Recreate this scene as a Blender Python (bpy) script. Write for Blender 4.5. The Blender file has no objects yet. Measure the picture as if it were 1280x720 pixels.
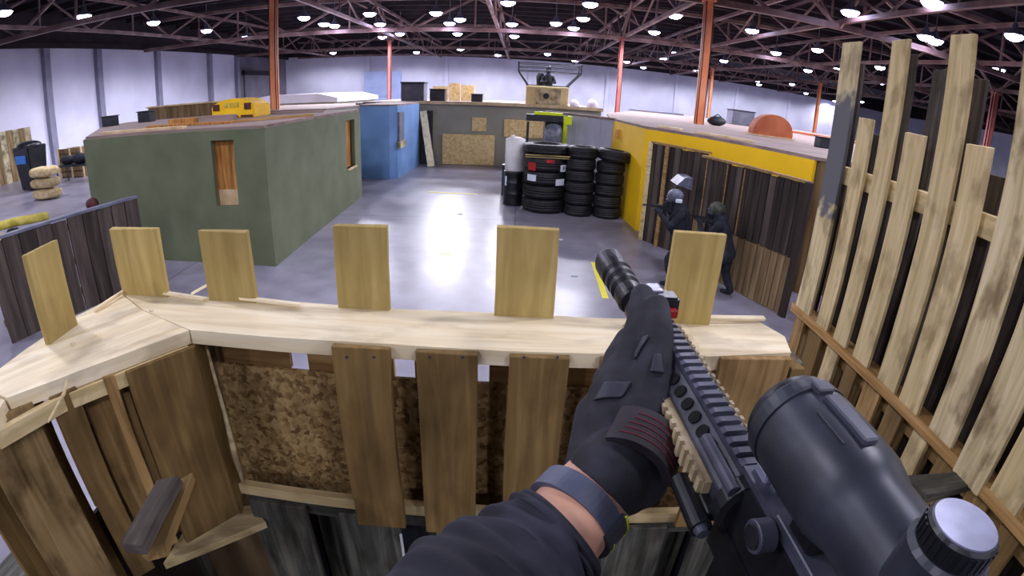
import bpy, bmesh, math, random
from mathutils import Vector, Matrix
random.seed(7)
C = bpy.context.collection
PI = math.pi
# ------------------------------------------------------------------ camera: wide action-camera lens
F, LA, PT, RO, H = 641.3, .42, .37614, .045635, 3.0
EYE = Vector((0, 0, H))
def cam2w(c):
    X = c[0]*math.cos(RO)-c[1]*math.sin(RO); Y = c[0]*math.sin(RO)+c[1]*math.cos(RO); Z = c[2]
    return Vector((X, Z*math.cos(PT)+Y*math.sin(PT), Y*math.cos(PT)-Z*math.sin(PT)))
def ray(px, py):
    x = px-640; y = 360-py; r = math.hypot(x, y); th = math.atan(r*LA/F)/LA
    s = math.sin(th)/max(r, 1e-9)
    return cam2w((x*s, y*s, math.cos(th)))
def G(px, py, z=0.):                       # point on the level z
    r = ray(px, py); return EYE + r*((z-H)/r.z)
def AY(px, py, Y):                         # point on the upright plane y = Y
    r = ray(px, py); return EYE + r*(Y/r.y)
def AX(px, py, X):
    r = ray(px, py); return EYE + r*(X/r.x)
def W(px, py, d):
    return EYE + ray(px, py)*d
cd = bpy.data.cameras.new('camera'); cam = bpy.data.objects.new('camera', cd); C.objects.link(cam)
rr, uu, ff = cam2w((1, 0, 0)), cam2w((0, 1, 0)), cam2w((0, 0, 1))
m = Matrix((rr, uu, -ff)).transposed().to_4x4(); m.translation = EYE; cam.matrix_world = m
cd.type = 'PANO'; cd.sensor_width = 36; cd.sensor_fit = 'HORIZONTAL'; cd.clip_start = .01; cd.clip_end = 400
cc = cd if hasattr(cd, 'panorama_type') else cd.cycles
cc.panorama_type = 'FISHEYE_LENS_POLYNOMIAL'; cc.fisheye_fov = PI
def polyfit():
    # least squares of theta = k1 r + k2 r2 + k3 r3 + k4 r4 (r in mm on the sensor), solved by hand
    A = [[0.]*5 for _ in range(4)]
    for i in range(1, 150):
        rp = i*5.; t = math.atan(rp*LA/F)/LA; rm = rp*36/1280; v = [rm/20, (rm/20)**2, (rm/20)**3, (rm/20)**4]
        for a in range(4):
            for b in range(4): A[a][b] += v[a]*v[b]
            A[a][4] += v[a]*t
    for i in range(4):
        p = max(range(i, 4), key=lambda q: abs(A[q][i])); A[i], A[p] = A[p], A[i]
        for j in range(4):
            if j != i:
                f = A[j][i]/A[i][i]; A[j] = [x-f*y for x, y in zip(A[j], A[i])]
    return [A[i][4]/A[i][i]/20**(i+1) for i in range(4)]
K = polyfit(); cc.fisheye_polynomial_k0 = 0
for i in range(4): setattr(cc, 'fisheye_polynomial_k%d' % (i+1), -K[i])
bpy.context.scene.camera = cam
vs = bpy.context.scene.view_settings
vs.view_transform = 'Standard'; vs.look = 'None'; vs.gamma = 1; vs.use_curve_mapping = False; vs.exposure = 0.0
# ------------------------------------------------------------------ materials
def lin(c):
    return tuple(((v/255)/12.92 if v/255 <= .04045 else ((v/255+.055)/1.055)**2.4) for v in c)+(1,)
M = {}
def base(name, rough=.6, metal=0, spec=.5):
    mt = bpy.data.materials.new(name); mt.use_nodes = True; nt = mt.node_tree; b = nt.nodes['Principled BSDF']
    b.inputs['Roughness'].default_value = rough; b.inputs['Metallic'].default_value = metal
    b.inputs['Specular IOR Level'].default_value = spec; M[name] = mt
    return nt, b
def noise_mat(name, cols, scale=(1, 1, 1), nscale=4, detail=6, rough=.6, metal=0, bump=.0, spec=.5, rnd=True, dist=0., bdist=.01):
    """a procedural colour ramp over stretched noise in object space"""
    nt, b = base(name, rough, metal, spec); N = nt.nodes; L = nt.links
    tc = N.new('ShaderNodeTexCoord'); mp = N.new('ShaderNodeMapping'); mp.inputs['Scale'].default_value = scale
    L.new(tc.outputs['Object'], mp.inputs['Vector'])
    if rnd:
        oi = N.new('ShaderNodeObjectInfo'); mu = N.new('ShaderNodeMath'); mu.operation = 'MULTIPLY'; mu.inputs[1].default_value = 37
        L.new(oi.outputs['Random'], mu.inputs[0]); L.new(mu.outputs[0], mp.inputs['Location'])
    ns = N.new('ShaderNodeTexNoise'); ns.inputs['Scale'].default_value = nscale; ns.inputs['Detail'].default_value = detail
    ns.inputs['Distortion'].default_value = dist
    L.new(mp.outputs[0], ns.inputs['Vector'])
    cr = N.new('ShaderNodeValToRGB'); e = cr.color_ramp.elements
    n = len(cols); pos = [.32+.36*i/max(1, n-1) for i in range(n)]
    e[0].position = pos[0]; e[0].color = lin(cols[0]); e[1].position = pos[-1]; e[1].color = lin(cols[-1])
    for i in range(1, n-1):
        q = e.new(pos[i]); q.color = lin(cols[i])
    L.new(ns.outputs['Fac'], cr.inputs['Fac']); out = cr.outputs['Color']
    if rnd:
        hs = N.new('ShaderNodeHueSaturation'); mr = N.new('ShaderNodeMapRange'); mr.inputs['To Min'].default_value = .86; mr.inputs['To Max'].default_value = 1.12
        L.new(oi.outputs['Random'], mr.inputs['Value']); L.new(mr.outputs[0], hs.inputs['Value']); L.new(out, hs.inputs['Color']); out = hs.outputs[0]
    L.new(out, b.inputs['Base Color'])
    if bump:
        bp = N.new('ShaderNodeBump'); bp.inputs['Strength'].default_value = bump; bp.inputs['Distance'].default_value = bdist
        L.new(ns.outputs['Fac'], bp.inputs['Height']); L.new(bp.outputs[0], b.inputs['Normal'])
    return nt, b
def wood(name, cols, knots=True, rough=.75, kf=.65):
    """board: X is the length of the board; fine grain across, blotches and knots"""
    nt, b = noise_mat(name, cols, scale=(1.6, 22, 22), nscale=1.6, detail=8, rough=rough, bump=.25, spec=.25, dist=.6, bdist=.004)
    N = nt.nodes; L = nt.links
    mp = [n for n in N if n.type == 'MAPPING'][0]
    tc = [n for n in N if n.type == 'TEX_COORD'][0]
    oi = [n for n in N if n.type == 'OBJECT_INFO'][0]
    src = b.inputs['Base Color'].links[0].from_socket
    m2 = N.new('ShaderNodeMapping'); m2.inputs['Scale'].default_value = (5, 9, 9)
    mu = N.new('ShaderNodeMath'); mu.operation = 'MULTIPLY'; mu.inputs[1].default_value = 53
    L.new(oi.outputs['Random'], mu.inputs[0]); L.new(mu.outputs[0], m2.inputs['Location']); L.new(tc.outputs['Object'], m2.inputs['Vector'])
    n2 = N.new('ShaderNodeTexNoise'); n2.inputs['Scale'].default_value = 1.1; n2.inputs['Detail'].default_value = 4
    L.new(m2.outputs[0], n2.inputs['Vector'])
    r2 = N.new('ShaderNodeValToRGB'); r2.color_ramp.elements[0].position = .36; r2.color_ramp.elements[0].color = (.42, .38, .34, 1)
    r2.color_ramp.elements[1].position = .5; r2.color_ramp.elements[1].color = (1, 1, 1, 1)
    L.new(n2.outputs['Fac'], r2.inputs['Fac'])
    mx = N.new('ShaderNodeMix'); mx.data_type = 'RGBA'; mx.blend_type = 'MULTIPLY'; mx.inputs['Factor'].default_value = kf if knots else .2
    L.new(src, mx.inputs[6]); L.new(r2.outputs[0], mx.inputs[7]); L.new(mx.outputs[2], b.inputs['Base Color'])
wood('pine', [(164, 142, 84), (176, 154, 94), (190, 168, 108)], knots=False)
wood('pine_top', [(224, 206, 166), (236, 220, 182), (244, 232, 200)], rough=.6, kf=.38)  # paler pine: strong overhead light on the top boards put into the colour
wood('pallet_wood', [(132, 104, 62), (158, 126, 78), (180, 148, 98)], kf=.5)
wood('pallet_brown', [(108, 86, 50), (124, 99, 58), (140, 114, 70)], kf=.35)
wood('pallet_light', [(188, 166, 116), (208, 186, 136), (222, 202, 156)], kf=.6)
wood('pallet_worn', [(108, 88, 54), (130, 108, 70), (152, 128, 88)], kf=.95)
wood('pallet_stained', [(170, 152, 112), (198, 180, 136), (216, 198, 158)], kf=.9)
wood('pallet_weathered', [(178, 160, 116), (206, 188, 140), (224, 208, 166)], kf=.6)
def weather(nt, x0, x1):
    """a grey weathered stretch part way along the board"""
    N, L = nt.nodes, nt.links; b = N['Principled BSDF']; src = b.inputs['Base Color'].links[0].from_socket
    tc = [n for n in N if n.type == 'TEX_COORD'][0]; sx = N.new('ShaderNodeSeparateXYZ'); L.new(tc.outputs['Object'], sx.inputs[0])
    ns = N.new('ShaderNodeTexNoise'); ns.inputs['Scale'].default_value = 14; L.new(tc.outputs['Object'], ns.inputs['Vector'])
    ad = N.new('ShaderNodeMath'); ad.operation = 'MULTIPLY_ADD'; ad.inputs[1].default_value = .3; L.new(ns.outputs['Fac'], ad.inputs[0]); L.new(sx.outputs['X'], ad.inputs[2])
    cr = N.new('ShaderNodeValToRGB'); e = cr.color_ramp.elements; e[0].position = x0/2; e[0].color = (0, 0, 0, 1); e[1].position = x0/2+.03; e[1].color = (1, 1, 1, 1)
    q = e.new(x1/2); q.color = (1, 1, 1, 1); q = e.new(x1/2+.04); q.color = (.15, .15, .15, 1)
    dv = N.new('ShaderNodeMath'); dv.operation = 'MULTIPLY'; dv.inputs[1].default_value = .5; L.new(ad.outputs[0], dv.inputs[0]); L.new(dv.outputs[0], cr.inputs['Fac'])
    mx = N.new('ShaderNodeMix'); mx.data_type = 'RGBA'; L.new(cr.outputs[0], mx.inputs['Factor']); L.new(src, mx.inputs[6]); mx.inputs[7].default_value = lin((104, 104, 106)); L.new(mx.outputs[2], b.inputs['Base Color'])
weather(M['pallet_weathered'].node_tree, .75, 1.35)
wood('pallet_dark', [(56, 50, 46), (74, 67, 61), (94, 86, 78)])
wood('pallet_grey', [(56, 56, 50), (84, 84, 76), (112, 110, 98)])
wood('stringer_orange', [(140, 106, 60), (166, 128, 76), (186, 150, 98)], knots=False)
def boards(name, cols, axis, n, dark=.35, knots=.5):
    """a fence face: separate dark boards side by side along a direction, procedural"""
    nt, b = noise_mat(name, cols, scale=(7, 7, .6), nscale=1.3, detail=8, rough=.85, bump=.2, spec=.2, rnd=False)
boards('fence_dark', [(40, 34, 32), (56, 48, 43), (76, 67, 60)], 0, 8)
boards('fence_mid', [(96, 78, 54), (122, 101, 72), (146, 124, 92)], 0, 8)
boards('fence_left', [(62, 54, 50), (78, 69, 63), (96, 86, 78)], 0, 8)
def osb(name, c0, c1, c2, sc=38):
    nt, b = base(name, .8, 0, .2); N = nt.nodes; L = nt.links
    tc = N.new('ShaderNodeTexCoord')
    vo = N.new('ShaderNodeTexVoronoi'); vo.inputs['Scale'].default_value = sc; vo.feature = 'F1'
    ns = N.new('ShaderNodeTexNoise'); ns.inputs['Scale'].default_value = sc*.35; ns.inputs['Detail'].default_value = 5; ns.inputs['Distortion'].default_value = 1.5
    L.new(tc.outputs['Object'], ns.inputs['Vector'])
    mxv = N.new('ShaderNodeVectorMath'); mxv.operation = 'MULTIPLY_ADD'; mxv.inputs[1].default_value = (.05, .05, .05)
    L.new(ns.outputs['Color'], mxv.inputs[0]); L.new(tc.outputs['Object'], mxv.inputs[2]); L.new(mxv.outputs[0], vo.inputs['Vector'])
    sep = N.new('ShaderNodeSeparateColor'); L.new(vo.outputs['Color'], sep.inputs[0])
    ad = N.new('ShaderNodeMath'); ad.operation = 'MULTIPLY_ADD'; ad.inputs[1].default_value = .45
    L.new(sep.outputs[0], ad.inputs[0]); 
    m3 = N.new('ShaderNodeMath'); m3.operation = 'MULTIPLY'; m3.inputs[1].default_value = .6; L.new(ns.outputs['Fac'], m3.inputs[0]); L.new(m3.outputs[0], ad.inputs[2])
    cr = N.new('ShaderNodeValToRGB'); e = cr.color_ramp.elements
    e[0].position = .3; e[0].color = lin(c0); e[1].position = .75; e[1].color = lin(c2); q = e.new(.5); q.color = lin(c1)
    L.new(ad.outputs[0], cr.inputs['Fac']); L.new(cr.outputs[0], b.inputs['Base Color'])
osb('osb', (104, 80, 46), (146, 118, 74), (180, 152, 102), 60)
osb('osb_far', (206, 172, 112), (222, 192, 134), (232, 208, 156), 14)
def paint(name, col, var=10, rough=.6, nscale=1.2, rnd=False, bump=0, spec=.4):
    c = col; lo = tuple(max(0, v-var) for v in c); hi = tuple(min(255, v+var) for v in c)
    return noise_mat(name, [lo, c, hi], nscale=nscale, rough=rough, rnd=rnd, bump=bump, spec=spec)
paint('green_paint', (104, 112, 84), 7, .7, 1.6)
paint('blue_paint', (108, 146, 196), 9, .55)
paint('grey_paint', (152, 148, 132), 7, .7)
paint('white_panel', (188, 186, 202), 8, .6)
paint('yellow_paint', (250, 200, 20), 5, .55, 1.8)
paint('wall_paint', (214, 214, 232), 12, .7, .35)
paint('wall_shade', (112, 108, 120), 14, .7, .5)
paint('pilaster', (136, 136, 156), 8, .7)
paint('eave', (40, 30, 36), 10, .8)
paint('ceiling_paint', (34, 27, 40), 8, .9, .3)
noise_mat('truss_steel', [(92, 68, 66), (122, 96, 92), (150, 126, 118)], nscale=1.2, rough=.55, rnd=True)
noise_mat('orange_steel', [(232, 130, 82), (242, 148, 98), (248, 164, 118)], nscale=1.3, rough=.5, rnd=True)
paint('red_steel', (170, 96, 88), 10, .5)
noise_mat('roof_deck', [(118, 98, 92), (140, 118, 112), (160, 138, 130)], scale=(.5, 3, 3), nscale=1.2, rough=.8, rnd=False)
noise_mat('tan_edge', [(190, 160, 116), (214, 188, 146), (228, 206, 168)], nscale=3, rough=.7, rnd=False)
noise_mat('board_orange', [(126, 78, 28), (176, 120, 52), (206, 152, 84)], scale=(9, 9, 1), nscale=1.6, rough=.75, rnd=False)
noise_mat('rubber', [(13, 13, 15), (24, 24, 27), (36, 36, 40)], nscale=7, rough=.55, spec=.4)
noise_mat('black_plastic', [(12, 13, 17), (20, 21, 26), (30, 31, 38)], nscale=6, rough=.32, spec=.5)
noise_mat('box_black', [(26, 28, 36), (36, 38, 48), (48, 50, 62)], nscale=3, rough=.6)
noise_mat('slate', [(84, 86, 102), (98, 100, 118), (112, 114, 132)], nscale=3, rough=.6)
noise_mat('gun_black', [(16, 16, 20), (26, 27, 32), (38, 39, 46)], nscale=28, rough=.38, metal=.25, rnd=False)
noise_mat('guard_grey', [(38, 39, 47), (50, 51, 61), (64, 65, 77)], nscale=30, rough=.42, metal=.2, rnd=False)
paint('hole_black', (6, 6, 8), 1, .9)
noise_mat('gun_rail', [(52, 54, 66), (66, 68, 82), (82, 84, 100)], nscale=30, rough=.45, metal=.2, rnd=False)
noise_mat('scope_black', [(36, 39, 48), (46, 50, 60), (60, 64, 76)], nscale=22, rough=.4, metal=.15, rnd=False)
noise_mat('knob_top', [(120, 122, 142), (146, 148, 172), (168, 170, 194)], nscale=40, rough=.35, metal=.3, rnd=False)
noise_mat('gun_tan', [(140, 126, 96), (168, 152, 118), (190, 174, 142)], nscale=35, rough=.6, rnd=False)
noise_mat('glove_black', [(14, 14, 20), (26, 26, 36), (38, 38, 50)], nscale=40, rough=.8, rnd=False, bump=.3, bdist=.002)
noise_mat('glove_pad', [(28, 29, 39), (38, 39, 51), (48, 50, 64)], nscale=30, rough=.6, rnd=False)
noise_mat('strap_dark', [(18, 14, 20), (28, 22, 30), (40, 34, 44)], nscale=40, rough=.7, rnd=False)
paint('strap_red', (96, 20, 36), 12, .7, 20)
noise_mat('skin', [(176, 122, 98), (204, 152, 124), (220, 172, 146)], nscale=14, rough=.55, rnd=False)
noise_mat('sleeve_cloth', [(17, 17, 26), (28, 28, 40), (42, 42, 56)], nscale=12, rough=.9, rnd=False, bump=.3, bdist=.003)
noise_mat('watch_band', [(56, 60, 76), (72, 77, 96), (90, 95, 116)], nscale=18, rough=.5, rnd=False)
paint('watch_lime', (196, 214, 40), 8, .4, 9)
noise_mat('cloth_dark', [(14, 16, 24), (24, 26, 38), (38, 40, 54)], nscale=9, rough=.9)
noise_mat('cloth_camo', [(40, 44, 38), (66, 68, 58), (92, 92, 82)], nscale=11, rough=.9)
noise_mat('maroon', [(52, 20, 20), (76, 28, 28), (92, 38, 36)], nscale=9, rough=.7)
noise_mat('helmet_grey', [(70, 74, 88), (96, 100, 116), (120, 124, 140)], nscale=10, rough=.4)
paint('white_plastic', (226, 222, 220), 10, .5, 3)
paint('paper_white', (222, 226, 238), 5, .6, 6)
paint('label_red', (168, 30, 34), 10, .5, 8)
paint('neon', (214, 232, 20), 6, .5, 4)
paint('tape_yellow', (240, 226, 20), 8, .5, 8)
paint('machine_yellow', (240, 190, 20), 8, .4, 4)
paint('blue_plastic', (60, 120, 200), 8, .5, 4)
noise_mat('sack', [(176, 152, 106), (202, 180, 134), (220, 200, 158)], nscale=7, rough=.85)
noise_mat('foam_yellow', [(176, 160, 60), (206, 190, 84), (222, 208, 112)], nscale=7, rough=.8)
paint('beige', (206, 190, 138), 10, .7, 3)
noise_mat('camo_tan', [(96, 92, 66), (160, 148, 116), (188, 178, 146)], nscale=4, rough=.8)
noise_mat('orange_brown', [(164, 84, 48), (186, 100, 60), (200, 116, 74)], nscale=2, rough=.7)
paint('pale_blue', (160, 172, 212), 8, .6, 1)
paint('white_sheet', (214, 208, 222), 8, .5, 1)
def emis(name, col, s):
    nt, b = base(name, .4); b.inputs['Base Color'].default_value = (*col, 1); b.inputs['Emission Color'].default_value = (*col, 1); b.inputs['Emission Strength'].default_value = s
emis('lamp_glow', (.66, .64, 1.), 34)
# concrete floor: polished, mottled, joints
def floor_mat():
    nt, b = base('concrete', .25, 0, .5); N = nt.nodes; L = nt.links
    tc = N.new('ShaderNodeTexCoord')
    n1 = N.new('ShaderNodeTexNoise'); n1.inputs['Scale'].default_value = .55; n1.inputs['Detail'].default_value = 5; n1.inputs['Roughness'].default_value = .5
    n2 = N.new('ShaderNodeTexNoise'); n2.inputs['Scale'].default_value = 2.5; n2.inputs['Detail'].default_value = 3
    L.new(tc.outputs['Object'], n1.inputs['Vector']); L.new(tc.outputs['Object'], n2.inputs['Vector'])
    av = N.new('ShaderNodeMath'); av.operation = 'MULTIPLY_ADD'; av.inputs[1].default_value = .35
    L.new(n2.outputs['Fac'], av.inputs[0]); m = N.new('ShaderNodeMath'); m.operation = 'MULTIPLY'; m.inputs[1].default_value = .65
    L.new(n1.outputs['Fac'], m.inputs[0]); L.new(m.outputs[0], av.inputs[2])
    cr = N.new('ShaderNodeValToRGB'); e = cr.color_ramp.elements
    e[0].position = .36; e[0].color = lin((116, 113, 126)); e[1].position = .66; e[1].color = lin((160, 157, 172))
    L.new(av.outputs[0], cr.inputs['Fac'])
    br = N.new('ShaderNodeTexBrick'); br.offset = 0; br.inputs['Scale'].default_value = 1; br.inputs['Brick Width'].default_value = 6; br.inputs['Row Height'].default_value = 6
    br.inputs['Mortar Size'].default_value = .02; br.inputs['Color1'].default_value = (1, 1, 1, 1); br.inputs['Color2'].default_value = (1, 1, 1, 1); br.inputs['Mortar'].default_value = (.55, .55, .55, 1)
    L.new(tc.outputs['Object'], br.inputs['Vector'])
    mx = N.new('ShaderNodeMix'); mx.data_type = 'RGBA'; mx.blend_type = 'MULTIPLY'; mx.inputs['Factor'].default_value = 1
    L.new(cr.outputs[0], mx.inputs[6]); L.new(br.outputs['Color'], mx.inputs[7]); L.new(mx.outputs[2], b.inputs['Base Color'])
    rr_ = N.new('ShaderNodeMapRange'); rr_.inputs['From Min'].default_value = .3; rr_.inputs['From Max'].default_value = .7; rr_.inputs['To Min'].default_value = .27; rr_.inputs['To Max'].default_value = .42
    L.new(av.outputs[0], rr_.inputs['Value']); L.new(rr_.outputs[0], b.inputs['Roughness'])
floor_mat()
# ------------------------------------------------------------------ mesh helpers
class MB:
    def __init__(s): s.bm = bmesh.new()
    def box(s, lo, hi, mat=None):
        x0, y0, z0 = lo; x1, y1, z1 = hi
        v = [Vector(p) for p in ((x0,y0,z0),(x1,y0,z0),(x1,y1,z0),(x0,y1,z0),(x0,y0,z1),(x1,y0,z1),(x1,y1,z1),(x0,y1,z1))]
        if mat: v = [mat @ p for p in v]
        v = [s.bm.verts.new(p) for p in v]
        for f in ((0,3,2,1),(4,5,6,7),(0,1,5,4),(1,2,6,5),(2,3,7,6),(3,0,4,7)): s.bm.faces.new([v[i] for i in f])
        return s
    def bar(s, a, b, w, t, wd=None):
        """rectangular bar from a to b, width w along wd, thickness t"""
        a, b = Vector(a), Vector(b); x = (b-a); L = x.length; x.normalize()
        wd = Vector(wd) if wd else (Vector((0, 0, 1)) if abs(x.z) < .9 else Vector((1, 0, 0)))
        y = (wd - x*wd.dot(x)).normalized(); z = x.cross(y)
        mm = Matrix((x, y, z)).transposed().to_4x4(); mm.translation = a
        return s.box((0, -w/2, -t/2), (L, w/2, t/2), mm)
    def prism(s, pts, z0, z1):
        lo = [s.bm.verts.new((p[0], p[1], z0)) for p in pts]; hi = [s.bm.verts.new((p[0], p[1], z1)) for p in pts]
        n = len(pts); fs = [s.bm.faces.new(lo[::-1]), s.bm.faces.new(hi)]
        for i in range(n): fs.append(s.bm.faces.new((lo[i], lo[(i+1) % n], hi[(i+1) % n], hi[i])))
        bmesh.ops.recalc_face_normals(s.bm, faces=fs)
        return s
    def extr(s, pts, vec):
        """polygon of 3D points extruded by vec"""
        vec = Vector(vec); lo = [s.bm.verts.new(Vector(p)) for p in pts]; hi = [s.bm.verts.new(Vector(p)+vec) for p in pts]
        n = len(pts); fs = [s.bm.faces.new(lo[::-1]), s.bm.faces.new(hi)]
        for i in range(n): fs.append(s.bm.faces.new((lo[i], lo[(i+1) % n], hi[(i+1) % n], hi[i])))
        bmesh.ops.recalc_face_normals(s.bm, faces=fs)
        return s
    def tube(s, pts, rad, n=10, cap=True, flat=1.0, up=None):
        pts = [Vector(p) for p in pts]; rad = rad if isinstance(rad, (list, tuple)) else [rad]*len(pts)
        rings = []; ref = Vector(up) if up else None
        for i, p in enumerate(pts):
            d = (pts[min(i+1, len(pts)-1)]-pts[max(i-1, 0)]).normalized()
            if ref is None: ref = Vector((0, 0, 1)) if abs(d.z) < .9 else Vector((1, 0, 0))
            u = (ref-d*ref.dot(d)).normalized(); ref = u; w = d.cross(u)
            rings.append([s.bm.verts.new(p+u*(rad[i]*math.cos(2*PI*k/n)*flat)+w*(rad[i]*math.sin(2*PI*k/n))) for k in range(n)])
        for a, b in zip(rings, rings[1:]):
            for k in range(n): s.bm.faces.new((a[k], a[(k+1) % n], b[(k+1) % n], b[k]))
        if cap: s.bm.faces.new(rings[0][::-1]); s.bm.faces.new(rings[-1])
        return s
    def lathe(s, prof, n=32, mat=None, closed=False):
        """profile of (r, z) turned about z"""
        rings = []
        for r, z in prof:
            rg = []
            for k in range(n):
                p = Vector((r*math.cos(2*PI*k/n), r*math.sin(2*PI*k/n), z)); rg.append(s.bm.verts.new(mat @ p if mat else p))
            rings.append(rg)
        prs = list(zip(rings, rings[1:])) + ([(rings[-1], rings[0])] if closed else [])
        for a, b in prs:
            for k in range(n): s.bm.faces.new((a[k], a[(k+1) % n], b[(k+1) % n], b[k]))
        if not closed:
            if prof[0][0] > 1e-5: s.bm.faces.new(rings[0][::-1])
            if prof[-1][0] > 1e-5: s.bm.faces.new(rings[-1])
        return s
    def ball(s, p, r, sc=(1, 1, 1), n=14, mat=None):
        mm = Matrix.Translation(Vector(p)) @ (mat or Matrix()) @ Matrix.Diagonal((r*sc[0], r*sc[1], r*sc[2], 1))
        bmesh.ops.create_uvsphere(s.bm, u_segments=n, v_segments=max(6, n//2+1), radius=1, matrix=mm); return s
    def caps(s, chain, n=12):
        """chain of (point, radius): rounded tapered limb"""
        for (a, ra), (b, rb) in zip(chain, chain[1:]):
            s.tube([a, b], [ra, rb], n)
        for a, ra in chain: s.ball(a, ra, n=n)
        return s
    def bevel(s, w, seg=1):
        bmesh.ops.bevel(s.bm, geom=list(s.bm.edges), offset=w, segments=seg, affect='EDGES', clamp_overlap=True); return s
    def build(s, name, mat, parent=None, loc=None, smooth=False, mats=None):
        me = bpy.data.meshes.new(name)
        bmesh.ops.remove_doubles(s.bm, verts=s.bm.verts, dist=1e-6)
        bmesh.ops.recalc_face_normals(s.bm, faces=s.bm.faces)
        s.bm.to_mesh(me); s.bm.free()
        if smooth:
            for p in me.polygons: p.use_smooth = True
        me.materials.append(M[mat])
        o = bpy.data.objects.new(name, me); C.objects.link(o)
        if loc is not None:                       # move the origin to loc, keep the shape where it is
            me.transform(Matrix.Translation(-Vector(loc))); o.location = loc
        if parent: setpar(o, parent)
        return o
def wm(o):
    return (wm(o.parent) @ o.matrix_parent_inverse if o.parent else Matrix()) @ o.matrix_basis
def setpar(o, p):
    o.parent = p; o.matrix_parent_inverse = wm(p).inverted()
def tag(o, label=None, cat=None, group=None, kind=None):
    if label: o['label'] = label
    if cat: o['category'] = cat
    if group: o['group'] = group
    if kind: o['kind'] = kind
    return o
def thing(name, label, cat, loc=(0, 0, 0), group=None):
    o = bpy.data.objects.new(name, None); C.objects.link(o); o.location = loc; o.empty_display_size = .1
    return tag(o, label, cat, group)
def struct(name, mb, mat):
    return tag(mb.build(name, mat), kind='structure')
def kids(o): return [c for c in bpy.data.objects if c.parent == o]
def dup(root, loc, rz=0., label=None, group=None, rot=None):
    tree = lambda o: (o, [tree(c) for c in kids(o)])
    def cp(t, par):
        c = t[0].copy(); C.objects.link(c)
        if par: c.parent = par
        for k in t[1]: cp(k, c)
        return c
    r = cp(tree(root), None); r.location = loc; r.rotation_euler = rot or (0, 0, rz)
    if label: r['label'] = label
    if group: r['group'] = group
    return r
def plank(name, a, b, w, t, wd, mat, parent=None, bev=.002, ends=0.):
    """one board with its own frame: X along its length, Y its width, origin at a"""
    a, b = Vector(a), Vector(b); x = (b-a); L = x.length; x.normalize()
    wd = Vector(wd); y = (wd-x*wd.dot(x)).normalized(); z = x.cross(y)
    mm = Matrix((x, y, z)).transposed().to_4x4(); mm.translation = a
    q = MB(); q.box((0, -w/2, -t/2), (L, w/2, t/2))
    n = max(3, int(L/.12))
    bmesh.ops.subdivide_edges(q.bm, edges=[e for e in q.bm.edges if abs((e.verts[0].co-e.verts[1].co).x) > L*.9], cuts=n)
    rn = random.Random(hash((round(a.x, 3), round(a.y, 3), round(L, 3))) & 0xffff)
    ph = rn.random()*6
    for v in q.bm.verts:
        k = math.sin(v.co.x*9+ph+v.co.y*40)*w*.012
        v.co.y += k
        if ends and (v.co.x < 1e-4 or v.co.x > L-1e-4): v.co.x += rn.uniform(-ends, ends)
    if bev: bmesh.ops.bevel(q.bm, geom=[e for e in q.bm.edges if len(e.link_faces) == 2 and e.calc_face_angle(0) > 1.], offset=bev, segments=1, affect='EDGES', clamp_overlap=True)
    me = bpy.data.meshes.new(name); bmesh.ops.recalc_face_normals(q.bm, faces=q.bm.faces); q.bm.to_mesh(me); q.bm.free(); me.materials.append(M[mat])
    o = bpy.data.objects.new(name, me); C.objects.link(o); o.matrix_basis = mm
    if parent: setpar(o, parent)
    return o
def blob(name, mb, voxel, mat, parent, sm=6):
    """many overlapping rounded pieces melted into one continuous skin"""
    o = mb.build(name, mat, parent, smooth=True)
    r = o.modifiers.new('r', 'REMESH'); r.mode = 'VOXEL'; r.voxel_size = voxel; r.use_smooth_shade = True
    s = o.modifiers.new('s', 'SMOOTH'); s.factor = .5; s.iterations = sm
    return o
# ================================================================== THE SETTING
XL, XR, YB = -26., 66., -14.
def wy(x): return 57.4+(x+18.7)*.2505            # the back wall runs slightly askew
struct('floor', MB().prism([(XL-1, YB-1), (XR+1, YB-1), (XR+1, 80), (XL-1, 80)], -.2, 0), 'concrete')
struct('ceiling', MB().prism([(XL-1, YB-1), (XR+1, YB-1), (XR+1, 80), (XL-1, 80)], 8.9, 9.1), 'ceiling_paint')
def wall(name, a, b, z0, z1, t, mat):
    a, b = Vector(a).to_3d(), Vector(b).to_3d(); d = (b-a).normalized(); n = Vector((-d.y, d.x, 0))*t
    return struct(name, MB().prism([a, b, b+n, a+n], z0, z1), mat)
wall('wall_left', (XL, YB), (XL, 44.6), 0, 7, .4, 'wall_paint')
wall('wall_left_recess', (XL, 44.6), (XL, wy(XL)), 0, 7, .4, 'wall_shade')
wall('wall_back', (XL, wy(XL)), (XR, wy(XR)), 0, 7, .4, 'wall_paint')
wall('wall_right', (XR, wy(XR)), (XR, YB), 0, 7, .4, 'wall_paint')
wall('wall_front', (XR, YB), (XL, YB), 0, 7, .4, 'wall_shade')
wall('trim_1', (XL, YB), (XL, wy(XL)), 7, 8.9, .4, 'eave'); wall('trim_2', (XL, wy(XL)), (XR, wy(XR)), 7, 8.9, .4, 'eave')
wall('trim_3', (XR, wy(XR)), (XR, YB), 7, 8.9, .4, 'eave'); wall('trim_4', (XR, YB), (XL, YB), 7, 8.9, .4, 'eave')
wall('trim_5', (XL+.35, YB), (XL+.35, wy(XL)), 6.75, 7.05, .1, 'eave')
tn = 6
for y in (17.2, 22.6, 26.9, 33., 40., 44.6):
    struct('trim_%d' % tn, MB().box((XL, y-.22, 0), (XL+.3, y+.22, 6.9)), 'pilaster'); tn += 1
for x in (-17., -8.5, 1., 10.5, 20., 29.5, 39., 48.5):
    struct('trim_%d' % tn, MB().box((x-.2, wy(x)-.22, 0), (x+.2, wy(x)+.1, 6.95)), 'wall_paint'); tn += 1
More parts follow.
